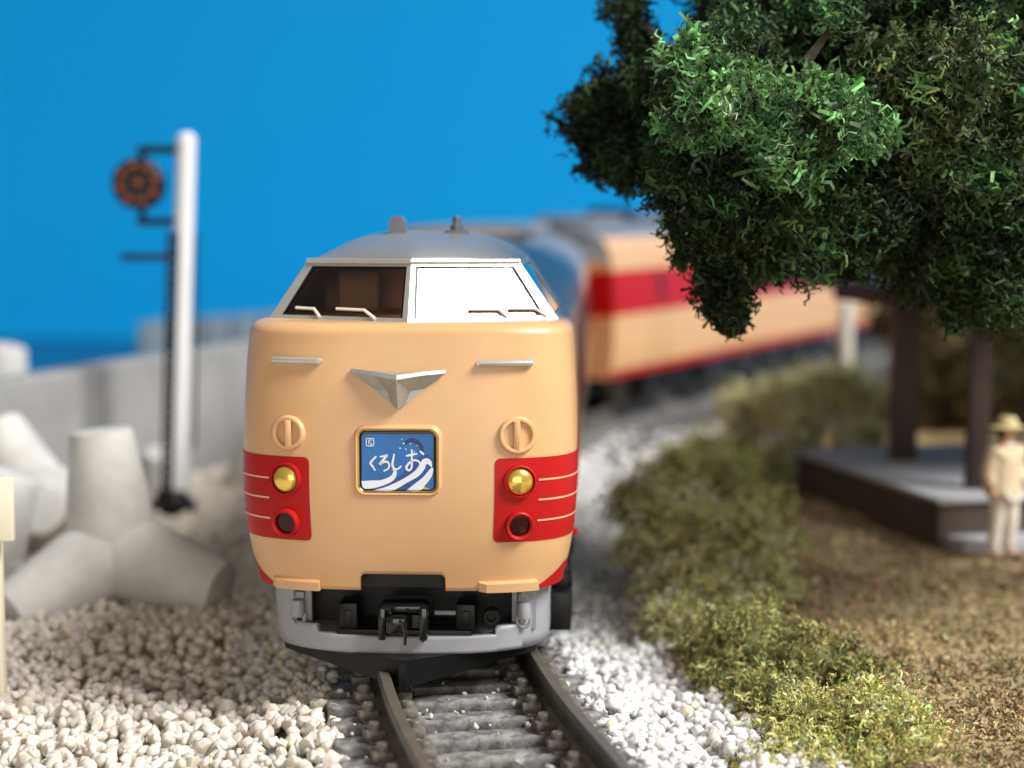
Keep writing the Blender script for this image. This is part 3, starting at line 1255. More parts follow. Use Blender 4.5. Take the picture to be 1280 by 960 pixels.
# foam bands
art_poly('wave', [(440, 922), (470, 920), (505, 918), (535, 905), (545, 890), (538, 884), (552, 885), (554, 902), (540, 922), (505, 938), (470, 946), (446, 944)], 'mark_white', 0.02)
art_poly('wave', [(478, 952), (520, 940), (560, 922), (590, 905), (618, 884), (632, 862), (640, 850), (656, 847), (668, 858), (668, 876), (659, 868), (650, 866), (646, 880), (625, 905), (590, 925), (562, 942), (535, 953)], 'mark_white', 0.022)
art_poly('wave', [(585, 952), (612, 930), (640, 908), (664, 880), (673, 880), (668, 905), (650, 930), (628, 952)], 'mark_white', 0.02)
g = G()
for ax, ay, r in ((578, 800, 3), (566, 815, 2.5), (585, 818, 2.2), (600, 800, 2), (612, 826, 2.2), (572, 786, 1.8), (622, 806, 1.8), (530, 876, 2)):
    c = art(ax, ay)
    rr = r / 260 * HW
    n = 8
    g.add([(c[0] + rr * math.cos(6.283 * k / n), YP - 0.024, c[1] + rr * math.sin(6.283 * k / n)) for k in range(n)], [tuple(range(n))])
part('spray', g, 'mark_white', hs, smooth=None, local=True)
# the four kana
KANA = {'ku': [[(489, 841), (477, 854), (470, 864), (478, 876), (485, 888)]],
        'ro': [[(500, 843), (512, 841), (524, 838), (512, 852), (500, 867), (512, 860), (524, 859), (531, 870), (526, 882), (512, 889)]],
        'shi': [[(547, 833), (544, 850), (541, 868), (547, 881), (558, 882), (570, 872)]],
        'o': [[(585, 840), (602, 836), (622, 832)], [(604, 818), (604, 845), (603, 876), (594, 886), (586, 878), (594, 864), (612, 853), (628, 859), (630, 874), (618, 887)], [(630, 824), (637, 829), (643, 836)]]}
for strokes in KANA.values():
    g = G()
    for i, st in enumerate(strokes):
        art_stroke(g, st, 6.6, 0.03 + 0.002 * i)
    part('letter', g, 'mark_white', hs, smooth=None, local=True)
g = G()
art_stroke(g, [(457, 784), (481, 784)], 2.6, 0.03); art_stroke(g, [(457, 808), (481, 808)], 2.6, 0.0305)
art_stroke(g, [(457, 784), (457, 808)], 2.6, 0.031); art_stroke(g, [(481, 784), (481, 808)], 2.6, 0.0315)
art_stroke(g, [(465, 803), (466, 790), (476, 789)], 2.8, 0.032); art_stroke(g, [(472, 795), (472, 804), (478, 803)], 2.6, 0.0325)
part('logo_box', g, 'mark_white', hs, smooth=None, local=True)

# cream steps at the bottom edge
for a, b, c, d in ((336, 398, 344, 397), (598, 668, 612, 667)):
    zt_, zb2 = F(a, 727)[1], F(a, 741)[1]
    xa, xb = F(a, 733)[0], F(b, 733)[0]
    g = G()
    rows = []
    n = 8
    for k in range(n + 1):
        x = xa + (xb - xa) * k / n
        t = 0.35 if (k == 0 and a < 500) or (k == 0 and a > 500) else 1.0
        rows.append([front(x, zt_, 0.0), front(x, zt_ - 0.05, 0.36 * t), front(x, zb2 + 0.1, 0.42 * t), front(x, zb2, 0.0)])
    g.grid(rows)
    g.f.append((0, 1, 2, 3)); g.f.append(tuple(n * 4 + i for i in range(4)))
    part('front_step', g, 'cream', car, smooth=25, local=True)

# ------- underside: dark recess, skirt, plough, coupler
g = G()
g.box(-7.9, 7.9, 5.5, 8, 1.5, 6.6)
g.box(-8.2, 8.2, 7.9, 22, 4.2, 5.4)
part('underframe', g, 'black_plastic', car, smooth=None, local=True)
g = G().box(-2.7, 2.7, 2.2, 5.6, F(500, 746)[1] + 0.2, F(500, 717)[1] + 0.4)
part('coupler_pocket', g, 'black_plastic', car, smooth=None, local=True)


def skirt_pt(x, z, off=0.0):
    w = 8.95 - 0.25 * (5 - z) / 3.5
    r = min(0.9995, abs(x) / w)
    return (x, 1.1 + 5.5 * (1 - (1 - r ** 2.4) ** (1 / 2.4)) - off, z)


zsk0, zsk1 = F(500, 821)[1] - 0.02, F(500, 742)[1]
zs_in = F(500, 800)[1]
xs = sorted(set([*np.linspace(-8.5, 8.5, 61), -7.15, -7.13, 7.15, 7.13, -5.6, -5.58, 5.6, 5.58, -8.68, 8.68, -8.6, 8.6]))
cols = []
for x in xs:
    ax = abs(x)
    top = zs_in
    if ax > 5.6: top = F(500, 790)[1]
    if ax > 7.14: top = zsk1 + 0.3
    cols.append([skirt_pt(x, zsk0 + (top - zsk0) * k / 6) for k in range(7)])
g = G().grid(cols)
sk = part('skirt', g, 'skirt_grey', car, smooth=30, local=True)
solidify(sk, 0.55, -1.0)
for sg in (-1, 1):      # skirt sides run back
    g = G().box(min(sg * 8.2, sg * 8.7), max(sg * 8.2, sg * 8.7), 5.8, 12.5, zsk0 + 0.1, 5.0, bev=0.1)
    part('skirt_side', g, 'skirt_grey', car, local=True)
# ledge behind the skirt strip
g = G()
rows = [[skirt_pt(x, zs_in - 0.02, 0)[0:2] + (zs_in - 0.05,) for x in np.linspace(-7, 7, 31)], [(x, 6.4, zs_in - 0.05) for x in np.linspace(-7, 7, 31)]]
g.grid(rows)
part('skirt_ledge', g, 'skirt_grey', car, smooth=None, local=True)
# V plough in black
g = G()
zp1 = zsk0 + 0.12
zpl = F(505, 862, -0.5)[1]
g.add([(0.1, -0.5, zp1 - 0.1), (0.1, -0.4, zpl), (8.0, 4.0, zp1 - 0.1), (7.9, 4.1, zp1 - 0.55), (-8.0, 4.0, zp1 - 0.1), (-7.9, 4.1, zp1 - 0.6),
       (0.1, 6.5, zp1 - 0.1), (0.1, 6.5, zpl + 0.3)],
      [(0, 1, 3, 2), (0, 4, 5, 1), (0, 2, 6, 4), (1, 5, 7), (1, 7, 3), (2, 3, 7, 6), (4, 6, 7, 5)])
g.box(-0.12, 0.32, -0.95, 0.3, zpl - 0.02, zp1 - 0.2)
part('snow_plough', g, 'black_plastic', car, smooth=None, local=True)
# coupler
cz = F(500, 780)[1]
g = G()
g.box(-1.5, -1.05, 0.2, 3.5, cz - 1.0, cz + 1.0, bev=0.1)
g.box(1.0, 1.5, 0.2, 3.5, cz - 1.0, cz + 1.05, bev=0.1)
g.box(-1.4, 1.4, 0.5, 3.5, cz + 0.62, cz + 1.12, bev=0.14)
g.box(-1.0, 0.25, -0.2, 3.0, cz - 0.55, cz + 0.55, bev=0.18)
g.box(-1.2, 1.3, 1.0, 4.0, cz - 0.4, cz + 0.4)
g.tube([(0.1, -0.4, cz + 0.5), (0.25, -0.5, cz - 0.3), (0.2, -0.3, cz - 1.1)], [0.16, 0.13, 0.09], 7)
cp = part('coupler', g, 'black_gloss', car, smooth=30, local=True)
g = G()
for bx_, bz_ in ((-0.75, 0.75), (-0.1, 0.3), (0.05, -0.1), (0.75, 0.85), (1.25, -0.95), (-0.55, 0.1), (0.3, 1.0)):
    r = random.uniform(0.09, 0.17)
    g.lathe([(0.02, -r), (r * 0.8, -r * 0.6), (r, 0), (r * 0.8, r * 0.6), (0.02, r)], (bx_, -0.15 if abs(bx_) < 0.6 else 0.2, cz + bz_), 'y', 8)
part('coupler_pin', g, 'black_gloss', cp, local=True)
for a, b in ((421, 444), (568, 592)):
    g = G()
    xa, z1 = F(a, 755, 2); xb, z0 = F(b, 790, 2)
    g.box(xa, xb, 2.0, 4.2, z0, z1, bev=0.08)
    g.box(xa + 0.3, xb - 0.3, 1.85, 2.1, z0 + 0.5, z1 - 0.4, bev=0.05)
    part('jumper_box', g, 'black_plastic', car, local=True)
xa, z1 = F(421, 788, 1.5); xb, z0 = F(588, 799, 1.5)
part('buffer_beam', G().box(xa, xb, 1.6, 4.5, z0, z1, bev=0.06), 'black_plastic', car, local=True)
g = G()
xa, z1 = F(542, 763, 2.5); xb, z0 = F(568, 768, 2.5)
g.tube([(xa, 2.0, z1), (xb, 2.0, z1)], 0.14, 8)
part('air_pipe', g, 'skirt_grey', car, local=True)
c = F(612, 770, 2)
part('air_cock', G().lathe([(0.55, 2.6), (0.55, 2.0), (0.45, 1.9), (0.3, 1.9), (0.28, 2.3)], (c[0], 0, c[1]), 'y', 18), 'black_plastic', car, local=True)
for cx in (365, 652):
    c = F(cx, 767, 1.5)
    yb = 3.1
    g = G()
    g.lathe([(0.38, -0.55), (0.42, -0.4), (0.42, 0.35), (0.36, 0.5), (0.05, 0.56)], (c[0], yb - 0.3, c[1]), 'z', 16)
    g.tube([(c[0] - 0.42, yb - 0.3, c[1] - 0.35), (c[0] - 0.40, yb - 0.35, c[1] - 0.8), (c[0] - 0.15, yb - 0.35, c[1] - 1.05), (c[0] + 0.15, yb - 0.35, c[1] - 1.05), (c[0] + 0.40, yb - 0.35, c[1] - 0.8), (c[0] + 0.42, yb - 0.3, c[1] - 0.35)], 0.11, 8)
    g.box(c[0] - 0.35, c[0] + 0.35, yb - 0.1, yb + 0.6, c[1] + 0.4, c[1] + 0.95, bev=0.08)
    part('jumper_hose', g, 'skirt_grey', car, local=True)
    part('hose_bracket', G().box(c[0] - 0.75, c[0] + 0.75, yb + 0.3, yb + 0.8, c[1] - 1.3, c[1] + 1.1), 'skirt_grey', car, smooth=None, local=True)


# bogies, wheels, underfloor boxes
def running_gear(carobj, ys, L):
    for yb in ys:
        for sg in (-1, 1):
            g = G()
            x0, x1 = (8.0, 9.5) if sg > 0 else (-9.5, -8.0)
            g.box(x0, x1, yb - 9, yb + 9, 2.4, 3.9, bev=0.25)
            for d in (-6.5, 6.5):
                g.box(x0 - 0.1, x1 + 0.15, yb + d - 1.7, yb + d + 1.7, 1.2, 4.4, bev=0.25)
                g.lathe([(0.9, 0), (0.9, 0.3), (0.4, 0.4)], (x1 if sg > 0 else x0 - 0.3, yb + d, 2.6), 'x', 12)
            g.tube([(sg * 8.8, yb, 1.6), (sg * 8.8, yb, 4.6)], 1.0, 10)
            part('bogie_frame', g, 'black_plastic', carobj, local=True)
            for d in (-6.5, 6.5):
                s_ = sg * 4.5
                g = G().lathe([(2.9, -0.6), (2.9, 0.4), (3.4, 0.45), (3.4, 0.75)] if sg < 0 else [(3.4, -0.75), (3.4, -0.45), (2.9, -0.4), (2.9, 0.6)], (s_, yb + d, 2.95), 'x', 24)
                part('wheel', g, 'rail_steel', carobj, local=True)
    lo, hi = ys[0] + 14, ys[1] - 14
    n = 5
    st = (hi - lo) / n
    for i in range(n):
        part('underfloor_box', G().box(-8.6, 8.6, lo + st * i + 0.8, lo + st * (i + 1) - 0.8, 1.1 + 0.5 * (i % 2), 4.9, bev=0.2), 'black_plastic', carobj, local=True)


running_gear(car, (22, 115), LCAR)
g = G()
xb = 8.7
g.box(8.5, 10.05, 9.0, 15, 0.5, 3.1, bev=0.15)
g.box(8.7, 9.85, 10, 14, 3.0, 4.1, bev=0.2)
g.lathe([(0.55, 0), (0.55, 0.35), (0.2, 0.4)], (9.7, 11.2, 3.5), 'x', 12)
part('underfloor_box', g, 'black_plastic', car, local=True)
c = at_d(722, 664, 112); cl_ = to_local(c)
part('side_lamp', G().box(cl_[0] - 0.8, cl_[0] + 0.0, cl_[1] - 0.4, cl_[1] + 0.4, cl_[2] - 0.25, cl_[2] + 0.2, bev=0.1), 'red_paint', car, local=True)

# ------- second car
C2 = (12.2 - 9.75 * math.cos(math.radians(29)) + 0.9, 126 + 9.75 * math.sin(math.radians(29)), 0.75)
car2 = thing('train_car', 'second cream and red train car trailing round the curve behind the tree', 'train car', C2, -math.radians(29), 'express train cars')
car2.rotation_euler = (math.radians(0.5), 0, -math.radians(29))
L2 = 133.0
g = G()
prof = [(w_(z), z) for z in np.linspace(5, 20.4, 24)]
poly = prof + [(9.9, 20.95), (-9.9, 20.95)] + [(-x, z) for x, z in reversed(prof)]
g.prism(poly, 0, L2)
part('body', g, 'cream', car2, smooth=30, local=True)
part('roof', roof_arch(0.05, L2 - 0.05), 'roof_grey', car2, smooth=50, local=True)
cantrails(car2, 0.0, L2)
side_fit(car2, 0.2, L2 - 0.2, [31 + 9.2 * i for i in range(10)], [15.5], L2)
for sg in (-1, 1):
    g = G()
    g.grid([[(sg * (w_(z) + 0.035), y, z) for y in (0.1, L2 - 0.1)] for z in np.linspace(5.0, 6.1, 4)])
    part('red_sill_stripe', g, 'red_paint', car2, local=True)
g = G()
rz = list(np.linspace(13.6, 19.6, 7))
g.prism([(w_(z) + 0.03, z) for z in rz] + [(-w_(z) - 0.03, z) for z in reversed(rz)], -0.08, 0.25)
part('red_end_band', g, 'red_paint', car2, smooth=None, local=True)
g = G()
g.box(-3.2, 3.2, -1.6, 0, 5.2, 19.6, bev=0.2)
part('gangway', g, 'black_plastic', car2, local=True)
running_gear(car2, (20, 112), L2)
part('roof_cooler', G().box(-4.6, 4.6, 5, 16, 25.6, 27.0, bev=0.5), 'roof_grey', car2, local=True)
for yy in (40, 62, 84, 106):
    part('roof_cooler', G().box(-5.2, 5.2, yy - 7, yy + 7, 25.5, 27.2, bev=0.5), 'roof_grey', car2, local=True)
g = G()
g.box(-2.4, 2.4, 17.5, 24, 26.1, 28.0, bev=0.4)
part('roof_box', g, 'black_plastic', car2, local=True)

# ================================================================== LEFT SIDE
# sea wall, an arc outside the curve, in cast blocks
def wall_line(t):
    # plan points measured from the photograph
    pts = [(-70, 30), (-52.5, 66), (-44, 92), (-34.5, 121), (-20, 155), (6, 200), (40, 245), (90, 290)]
    P_ = catmull(pts, 10)
    s_ = np.concatenate([[0], np.cumsum(np.linalg.norm(np.diff(P_, axis=0), axis=1))])
    return np.array([np.interp(t, s_, P_[:, 0]), np.interp(t, s_, P_[:, 1])]), s_[-1]


wall = thing('sea_wall', 'long grey concrete sea wall curving behind the signal and the blocks', 'wall', (-45, 90, -4.6))
_, WL = wall_line(0)
t = 0.0
BLK = 30.0
while t < WL - 2:
    t1 = min(t + BLK, WL)
    rows = []
    for k in range(7):
        tt = t + 0.12 + (t1 - t - 0.24) * k / 6
        p, _ = wall_line(tt)
        p2, _ = wall_line(tt + 0.5); p1, _ = wall_line(tt - 0.5)
        d = p2 - p1; d /= np.linalg.norm(d) + 1e-9
        nrm = np.array([d[1], -d[0]])         # towards the track
        pr = [(1.6, -5), (1.1, 10.9), (0.8, 11.2), (-2.6, 11.2), (-2.9, 10.9), (-2.9, -5)]
        rows.append([(p[0] + nrm[0] * u, p[1] + nrm[1] * u, z) for u, z in pr])
    g = G().grid(rows)
    n = len(pr)
    g.f.append(tuple(range(n))); g.f.append(tuple(6 * n + i for i in range(n)))
    part('wall_block', g, 'concrete', wall, smooth=30)
    t = t1

# sea sheet beyond the wall
g = G()
rows = []
for k in range(40):
    p, _ = wall_line(WL * k / 39)
    p = p - np.array([1.6, -0.6])
    rows.append([(p[0], p[1], -3.9), (p[0] - 40, p[1] + 40, -3.9), (p[0] - 420, p[1] + 60 + 290 * k / 39, -3.9)])
rows[0][1] = (rows[0][0][0] - 60, rows[0][0][1] - 60, -3.9); rows[0][2] = (-480, -95, -3.9)
rows.append([(520, 300, -3.9), (500, 440, -3.9), (300, 450, -3.9)])
g.grid(rows)
o = part('sea', g, 'sea_print', smooth=60)
tag(o, 'flat deep blue sea beyond the sea wall', kind='structure')

# breakwater beyond the wall
bw = thing('breakwater', 'blurred blue grey breakwater just beyond the sea wall', 'breakwater', (-50, 230, -4.6))
a0, a1 = at_d(172, 405, 300), at_d(360, 392, 320)
for i in range(5):
    x0 = a0[0] + (a1[0] - a0[0]) * i / 5; x1 = a0[0] + (a1[0] - a0[0]) * (i + 1) / 5 - 0.3
    yy = a0[1] + (a1[1] - a0[1]) * i / 5
    part('breakwater_block', G().box(x0, x1, yy, yy + 12, -5, a0[2] + (a1[2] - a0[2]) * (i + 0.5) / 5, bev=0.5), 'far_concrete', bw)


# tetrapods
def tetra(label, c, az, m='tetra', tilt=(0, 0), L=10.6, r0=3.75, r1=2.75, flip=False, ab=None):
    c = np.array(c)
    t = thing('tetrapod', label, 'tetrapod', c, 0, 'wave-breaking tetrapods by the sea wall')
    R = Matrix.Rotation(tilt[0], 3, 'X') @ Matrix.Rotation(tilt[1], 3, 'Y') @ Matrix.Rotation(az, 3, 'Z')
    dirs = [Vector((0, 0, 1))] + [Vector((math.cos(a) * 0.943, math.sin(a) * 0.943, -0.333)) for a in (0, 2 * math.pi / 3, 4 * math.pi / 3)]
    if ab:
        A = Vector(ab[0]).normalized(); B = Vector(ab[1])
        B = (B - A * B.dot(A)).normalized() * 0.943 - A * 0.333
        N_ = A.cross(B).normalized() * 0.8165
        dirs = [A, B, (A + B) * -0.5 + N_, (A + B) * -0.5 - N_]
        R = Matrix.Identity(3)
    g = G()
    g.lathe([(0.1, -r0 * 1.05), (r0 * 0.7, -r0 * 0.75), (r0 * 1.02, 0), (r0 * 0.7, r0 * 0.75), (0.1, r0 * 1.05)], c, 'z', 20)
    part('hub', g, m, t, smooth=50)
    for d in dirs:
        d = R @ d
        if flip:
            d = -d
        b = Vector(c)
        g = G()
        g.tube([b + d * 0.6, b + d * (L - 0.35), b + d * (L - 0.08), b + d * L], [r0 * 1.08, r1, r1 - 0.1, r1 - 0.4], 28)
        part('leg', g, m, t, smooth=32)


tetra('white concrete tetrapod with one leg upright, left of the signal', at_d(142, 690, 133), math.radians(222), L=9.9, r0=3.5, r1=2.5, tilt=(0.0, -0.08))
tetra('white tetrapod with a round leg end facing forward, beside the cream post', at_d(50, 626, 158), 0, L=8.6, r0=3.2, r1=2.35, ab=((0.26, -0.95, 0.08), (-0.55, 0.2, 0.9)))
tetra('tetrapod low at the left edge in front of the white pile', at_d(-30, 716, 140), 0, L=9.0, r0=3.3, r1=2.4, ab=((0.6, -0.3, -0.5), (-0.3, 0.3, 1)))
tetra('tetrapod whose top peeps over the sea wall at left', at_d(-6, 540, 202), math.radians(70), tilt=(0.1, 0.15))
tetra('grey tetrapod half sunk in gravel behind the signal base', at_d(205, 655, 192), math.radians(15), tilt=(0.25, 0.1), L=9, r0=3.2, r1=2.5)
tetra('grey tetrapod half sunk in gravel between signal and train', at_d(300, 640, 196), math.radians(40), tilt=(-0.2, 0.3), L=9, r0=3.2, r1=2.5, m='tetra_grey')

# signal
SD = 178.0
sb = at_d(220, 634, SD)
sig = thing('round_signal', 'round orange-dotted signal lamp on a white pole with black ladder', 'signal', sb)
st = at_d(233, 166, SD)
g = G()
g.tube([sb, sb + (st - sb) * 0.5, st - np.array([0, 0, 0.5]), st], [1.08, 1.05, 1.0, 0.55], 18)
part('pole', g, 'white_plastic', sig)
g = G()
g.lathe([(2.5, -0.7), (2.5, 0.6), (1.9, 0.95), (1.5, 1.9), (1.3, 2.0)], sb + np.array([-0.4, 0, 0]), 'z', 24)
part('base', g, 'black_plastic', sig)
lt, lb = at_d(216, 290, SD - 1), at_d(208, 622, SD - 1)
g = G()
for dx in (-0.42, 0.42):
    g.tube([lb + np.array([dx, 0, 0]), lt + np.array([dx, 0, 0])], 0.24, 6)
ld = part('ladder', g, 'black_plastic', sig)
for k in range(26):
    p = lb + (lt - lb) * (k + 0.5) / 26
    part('rung', G().tube([p + np.array([-0.42, 0, 0]), p + np.array([0.42, 0, 0])], 0.2, 5), 'black_plastic', ld)
g = G()
a, b = at_d(172, 187, SD), at_d(226, 187, SD)
g.tube([a, b], 0.42, 8)
a2, b2 = at_d(172, 277, SD), at_d(224, 277, SD)
g.tube([a2, b2], 0.42, 8)
c1, c2 = at_d(178, 183, SD), at_d(178, 281, SD)
g.tube([c1, c2], 0.36, 8)
part('bracket', g, 'black_plastic', sig)
a, b = at_d(154, 321, SD), at_d(224, 321, SD)
part('footboard', G().box(a[0], b[0], a[1] - 1.2, a[1] + 0.8, a[2] - 0.35, a[2] + 0.35, bev=0.1), 'black_plastic', sig)
a, b = at_d(247, 290, SD), at_d(243, 560, SD)
part('cable', G().tube([a, b], 0.16, 6), 'black_plastic', sig)
c = at_d(175, 230, SD)
g = G()
g.lathe([(0.2, -1.5), (2.45, -1.5), (2.7, -1.3), (2.7, 0.6), (2.2, 1.2), (0.3, 1.3)], c, 'y', 30)
hd = part('lamp_head', g, 'black_plastic', sig)
for k in range(8):
    a = 2 * math.pi * (k + 0.3) / 8
    p = c + np.array([1.85 * math.cos(a), -1.45, 1.85 * math.sin(a)])
    part('lamp', G().lathe([(0.05, -0.5), (0.28, -0.42), (0.4, -0.2), (0.42, 0.2)], p, 'y', 12), 'orange_lamp', hd)
part('lamp', G().lathe([(0.05, -0.4), (0.35, -0.32), (0.42, 0.2)], c + np.array([0.1, -1.45, 0.1]), 'y', 12), 'orange_lamp', hd)

# cream sign post cut by the left edge of the picture
pd = 108.0
pb = at_d(-6, 905, pd)
sp = thing('marker_post', 'pale cream marker post with square plate at the left edge', 'post', pb)
ptop = at_d(-6, 600, pd)
part('post', G().box(pb[0] - 0.75, pb[0] + 0.75, pb[1] - 0.5, pb[1] + 0.5, pb[2] - 0.5, ptop[2] - 0.2, bev=0.12), 'cream_plastic', sp)
a, b = at_d(-64, 597, pd - 0.8), at_d(18, 676, pd - 0.8)
part('plate', G().box(a[0], b[0], a[1] - 0.35, a[1] + 0.35, b[2], a[2], bev=0.12), 'cream_plastic', sp)


# ================================================================== RIGHT SIDE: plants
def blob_points(c, r, dens, squash=1.0, shell=0.45, lump=0.35, seed=0.0):
    """points spread through the outer shell of a lumpy ball"""
    c = np.array(c, float)
    n = int(4 * math.pi * r * r * dens)
    d = rng.normal(size=(n, 3)); d /= np.linalg.norm(d, axis=1)[:, None]
    nz = np.array([noise.noise(Vector(v) * 2.1 + Vector((seed, seed * 2, c[0]))) + 0.6 * noise.noise(Vector(v) * 4.7 + Vector((seed * 3, 1, c[2]))) for v in d])
    hf = np.array([noise.noise(Vector(v) * (1.1 * r + 1.3) + Vector((7.7, seed, 0.3))) for v in d])
    rr = (r * (1 + lump * nz) + np.clip(hf, -0.5, 0.6) * min(2.4, 0.62 * r)) * (1 - shell * rng.uniform(0, 1, n) ** 1.6)
    return c + d * rr[:, None] * np.array([1, 1, squash])


def lumpy_core(g, c, r, squash=1.0, lump=0.3, seed=0.0, sub=3):
    bm = bmesh.new()
    bmesh.ops.create_icosphere(bm, subdivisions=sub, radius=1)
    for v in bm.verts:
        d = v.co.normalized()
        k = 1 + lump * (noise.noise(d * 2.1 + Vector((seed, seed * 2, c[0]))) + 0.6 * noise.noise(d * 4.7 + Vector((seed * 3, 1, c[2]))))
        v.co = Vector(c) + Vector((d.x, d.y, d.z * squash)) * r * k
    g.bm(bm)


def tones(n, base, spread=0.35, hue=0.15):
    base = np.array(base)
    k = np.exp(rng.normal(0, spread, n))[:, None]
    h = 1 + rng.normal(0, hue, (n, 3)) * np.array([1, 0.4, 1])
    return np.clip(base * k * h, 0.002, 0.9)


# ------- tree: crown of foam clumps on limbs; trunk stands just outside the frame
TRUNK = (56.0, 34.0, -3.0)
tree = thing('foam_tree', 'dark green foam tree overhanging the line from the right', 'tree', TRUNK)
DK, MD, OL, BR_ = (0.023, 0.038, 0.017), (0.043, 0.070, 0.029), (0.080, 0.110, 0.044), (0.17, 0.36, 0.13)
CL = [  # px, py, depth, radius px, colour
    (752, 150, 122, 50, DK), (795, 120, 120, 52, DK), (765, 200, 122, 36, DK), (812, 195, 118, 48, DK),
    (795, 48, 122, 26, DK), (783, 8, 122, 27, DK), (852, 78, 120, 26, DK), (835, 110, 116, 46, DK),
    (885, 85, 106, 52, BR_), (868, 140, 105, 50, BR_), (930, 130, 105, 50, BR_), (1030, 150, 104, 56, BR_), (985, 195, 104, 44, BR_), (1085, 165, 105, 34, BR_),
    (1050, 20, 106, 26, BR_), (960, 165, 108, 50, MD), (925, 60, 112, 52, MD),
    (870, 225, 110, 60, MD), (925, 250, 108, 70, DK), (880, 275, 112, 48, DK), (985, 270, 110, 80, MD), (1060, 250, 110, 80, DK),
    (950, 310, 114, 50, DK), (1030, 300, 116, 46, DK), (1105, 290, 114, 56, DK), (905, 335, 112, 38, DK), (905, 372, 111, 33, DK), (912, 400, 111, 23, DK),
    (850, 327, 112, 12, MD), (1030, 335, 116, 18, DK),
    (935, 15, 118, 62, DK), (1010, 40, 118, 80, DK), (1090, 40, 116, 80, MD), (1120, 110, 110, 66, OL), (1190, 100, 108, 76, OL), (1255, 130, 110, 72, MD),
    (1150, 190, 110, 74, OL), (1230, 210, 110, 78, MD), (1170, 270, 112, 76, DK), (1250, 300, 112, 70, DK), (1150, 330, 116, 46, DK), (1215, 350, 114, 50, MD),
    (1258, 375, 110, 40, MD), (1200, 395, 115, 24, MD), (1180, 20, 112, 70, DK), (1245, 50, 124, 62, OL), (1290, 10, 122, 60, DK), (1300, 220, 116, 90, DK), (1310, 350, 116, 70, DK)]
blobs = []
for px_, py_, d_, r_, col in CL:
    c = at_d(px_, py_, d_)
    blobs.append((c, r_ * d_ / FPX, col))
# volume behind and above, out of the picture's first layer
for c, r, col in [((21, 30, 33), 6, DK), ((22, 30, 37), 8, DK), ((30, 34, 34), 9, DK), ((28, 44, 42), 9, MD), ((24, 38, 42), 6, DK),
                  ((16, 24, 47), 5.0, DK), ((26, 24, 51), 6.5, MD), ((34, 26, 53), 7, MD), ((44, 24, 50), 8, MD), ((52, 22, 42), 8, MD), ((54, 18, 34), 8, MD),
                  ((56, 36, 44), 8, MD), ((48, 42, 54), 9, DK), ((38, 42, 54), 9, DK)]:
    blobs.append((np.array(c, float), r, col))
# group clumps into a few crown parts (boughs)
limbs = {}
hubs = [np.array(h, float) for h in ((8, 20, 37), (15, 8, 35), (17, 12, 30), (27, 14, 38), (31, 14, 31), (30, 34, 38), (46, 34, 38), (40, 24, 56), (26, 20, 50), (58, 18, 36), (50, 8, 50))]
for b in blobs:
    i = int(np.argmin([np.linalg.norm(b[0] - h) for h in hubs]))
    limbs.setdefault(i, []).append(b)
g = G()
base = np.array(TRUNK)
fork = base + np.array([-4, -3, 24])
g.tube([base + np.array([0, 0, -1.5]), base + np.array([0, 0, 0.3]), base + np.array([-0.6, -0.4, 8]), base + np.array([-2, -1.5, 16]), fork], [4.2, 3.1, 2.6, 2.3, 2.0], 14)
trunk = part('trunk', g, 'bark', tree)
for i, bs in limbs.items():
    h = np.mean([b[0] for b in bs], axis=0)
    mid = (fork + h) / 2 + np.array([0, 0, 2.5])
    g = G().tube([fork, (fork + mid) / 2, mid, (mid + h) / 2, h], [1.5, 1.2, 0.95, 0.75, 0.5], 8)
    for b in bs:
        m_ = (h + b[0]) / 2 + rng.normal(0, 0.6, 3)
        g.tube([h * 0.9 + mid * 0.1, m_, b[0]], [0.5, 0.35, 0.15], 5)
    part('limb', g, 'bark', tree)
    PP, TT, SS = [], [], []
    gc = G()
    for j, (c, r, col) in enumerate(bs):
        seen = c[1] < 24
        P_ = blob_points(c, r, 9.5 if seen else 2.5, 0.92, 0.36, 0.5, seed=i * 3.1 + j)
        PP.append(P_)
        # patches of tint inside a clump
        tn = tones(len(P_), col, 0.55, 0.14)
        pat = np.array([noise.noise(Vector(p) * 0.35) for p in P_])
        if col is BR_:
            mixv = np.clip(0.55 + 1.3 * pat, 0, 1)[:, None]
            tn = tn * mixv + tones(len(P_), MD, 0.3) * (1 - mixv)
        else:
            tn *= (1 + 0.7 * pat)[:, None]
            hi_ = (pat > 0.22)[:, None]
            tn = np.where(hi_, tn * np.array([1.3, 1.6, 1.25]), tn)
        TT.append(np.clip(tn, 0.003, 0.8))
        SS.append(np.clip(np.exp(rng.normal(0, 0.33, len(P_))), 0.5, 1.9) * (0.98 if seen else 1.6))
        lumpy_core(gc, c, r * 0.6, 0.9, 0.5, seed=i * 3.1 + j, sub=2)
    P_, T_, S_ = np.concatenate(PP), np.concatenate(TT), np.concatenate(SS)
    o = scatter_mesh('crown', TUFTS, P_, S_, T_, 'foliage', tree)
    o['kind'] = 'stuff'
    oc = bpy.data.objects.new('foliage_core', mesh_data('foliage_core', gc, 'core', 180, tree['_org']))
    link(oc, o); oc['kind'] = 'stuff'


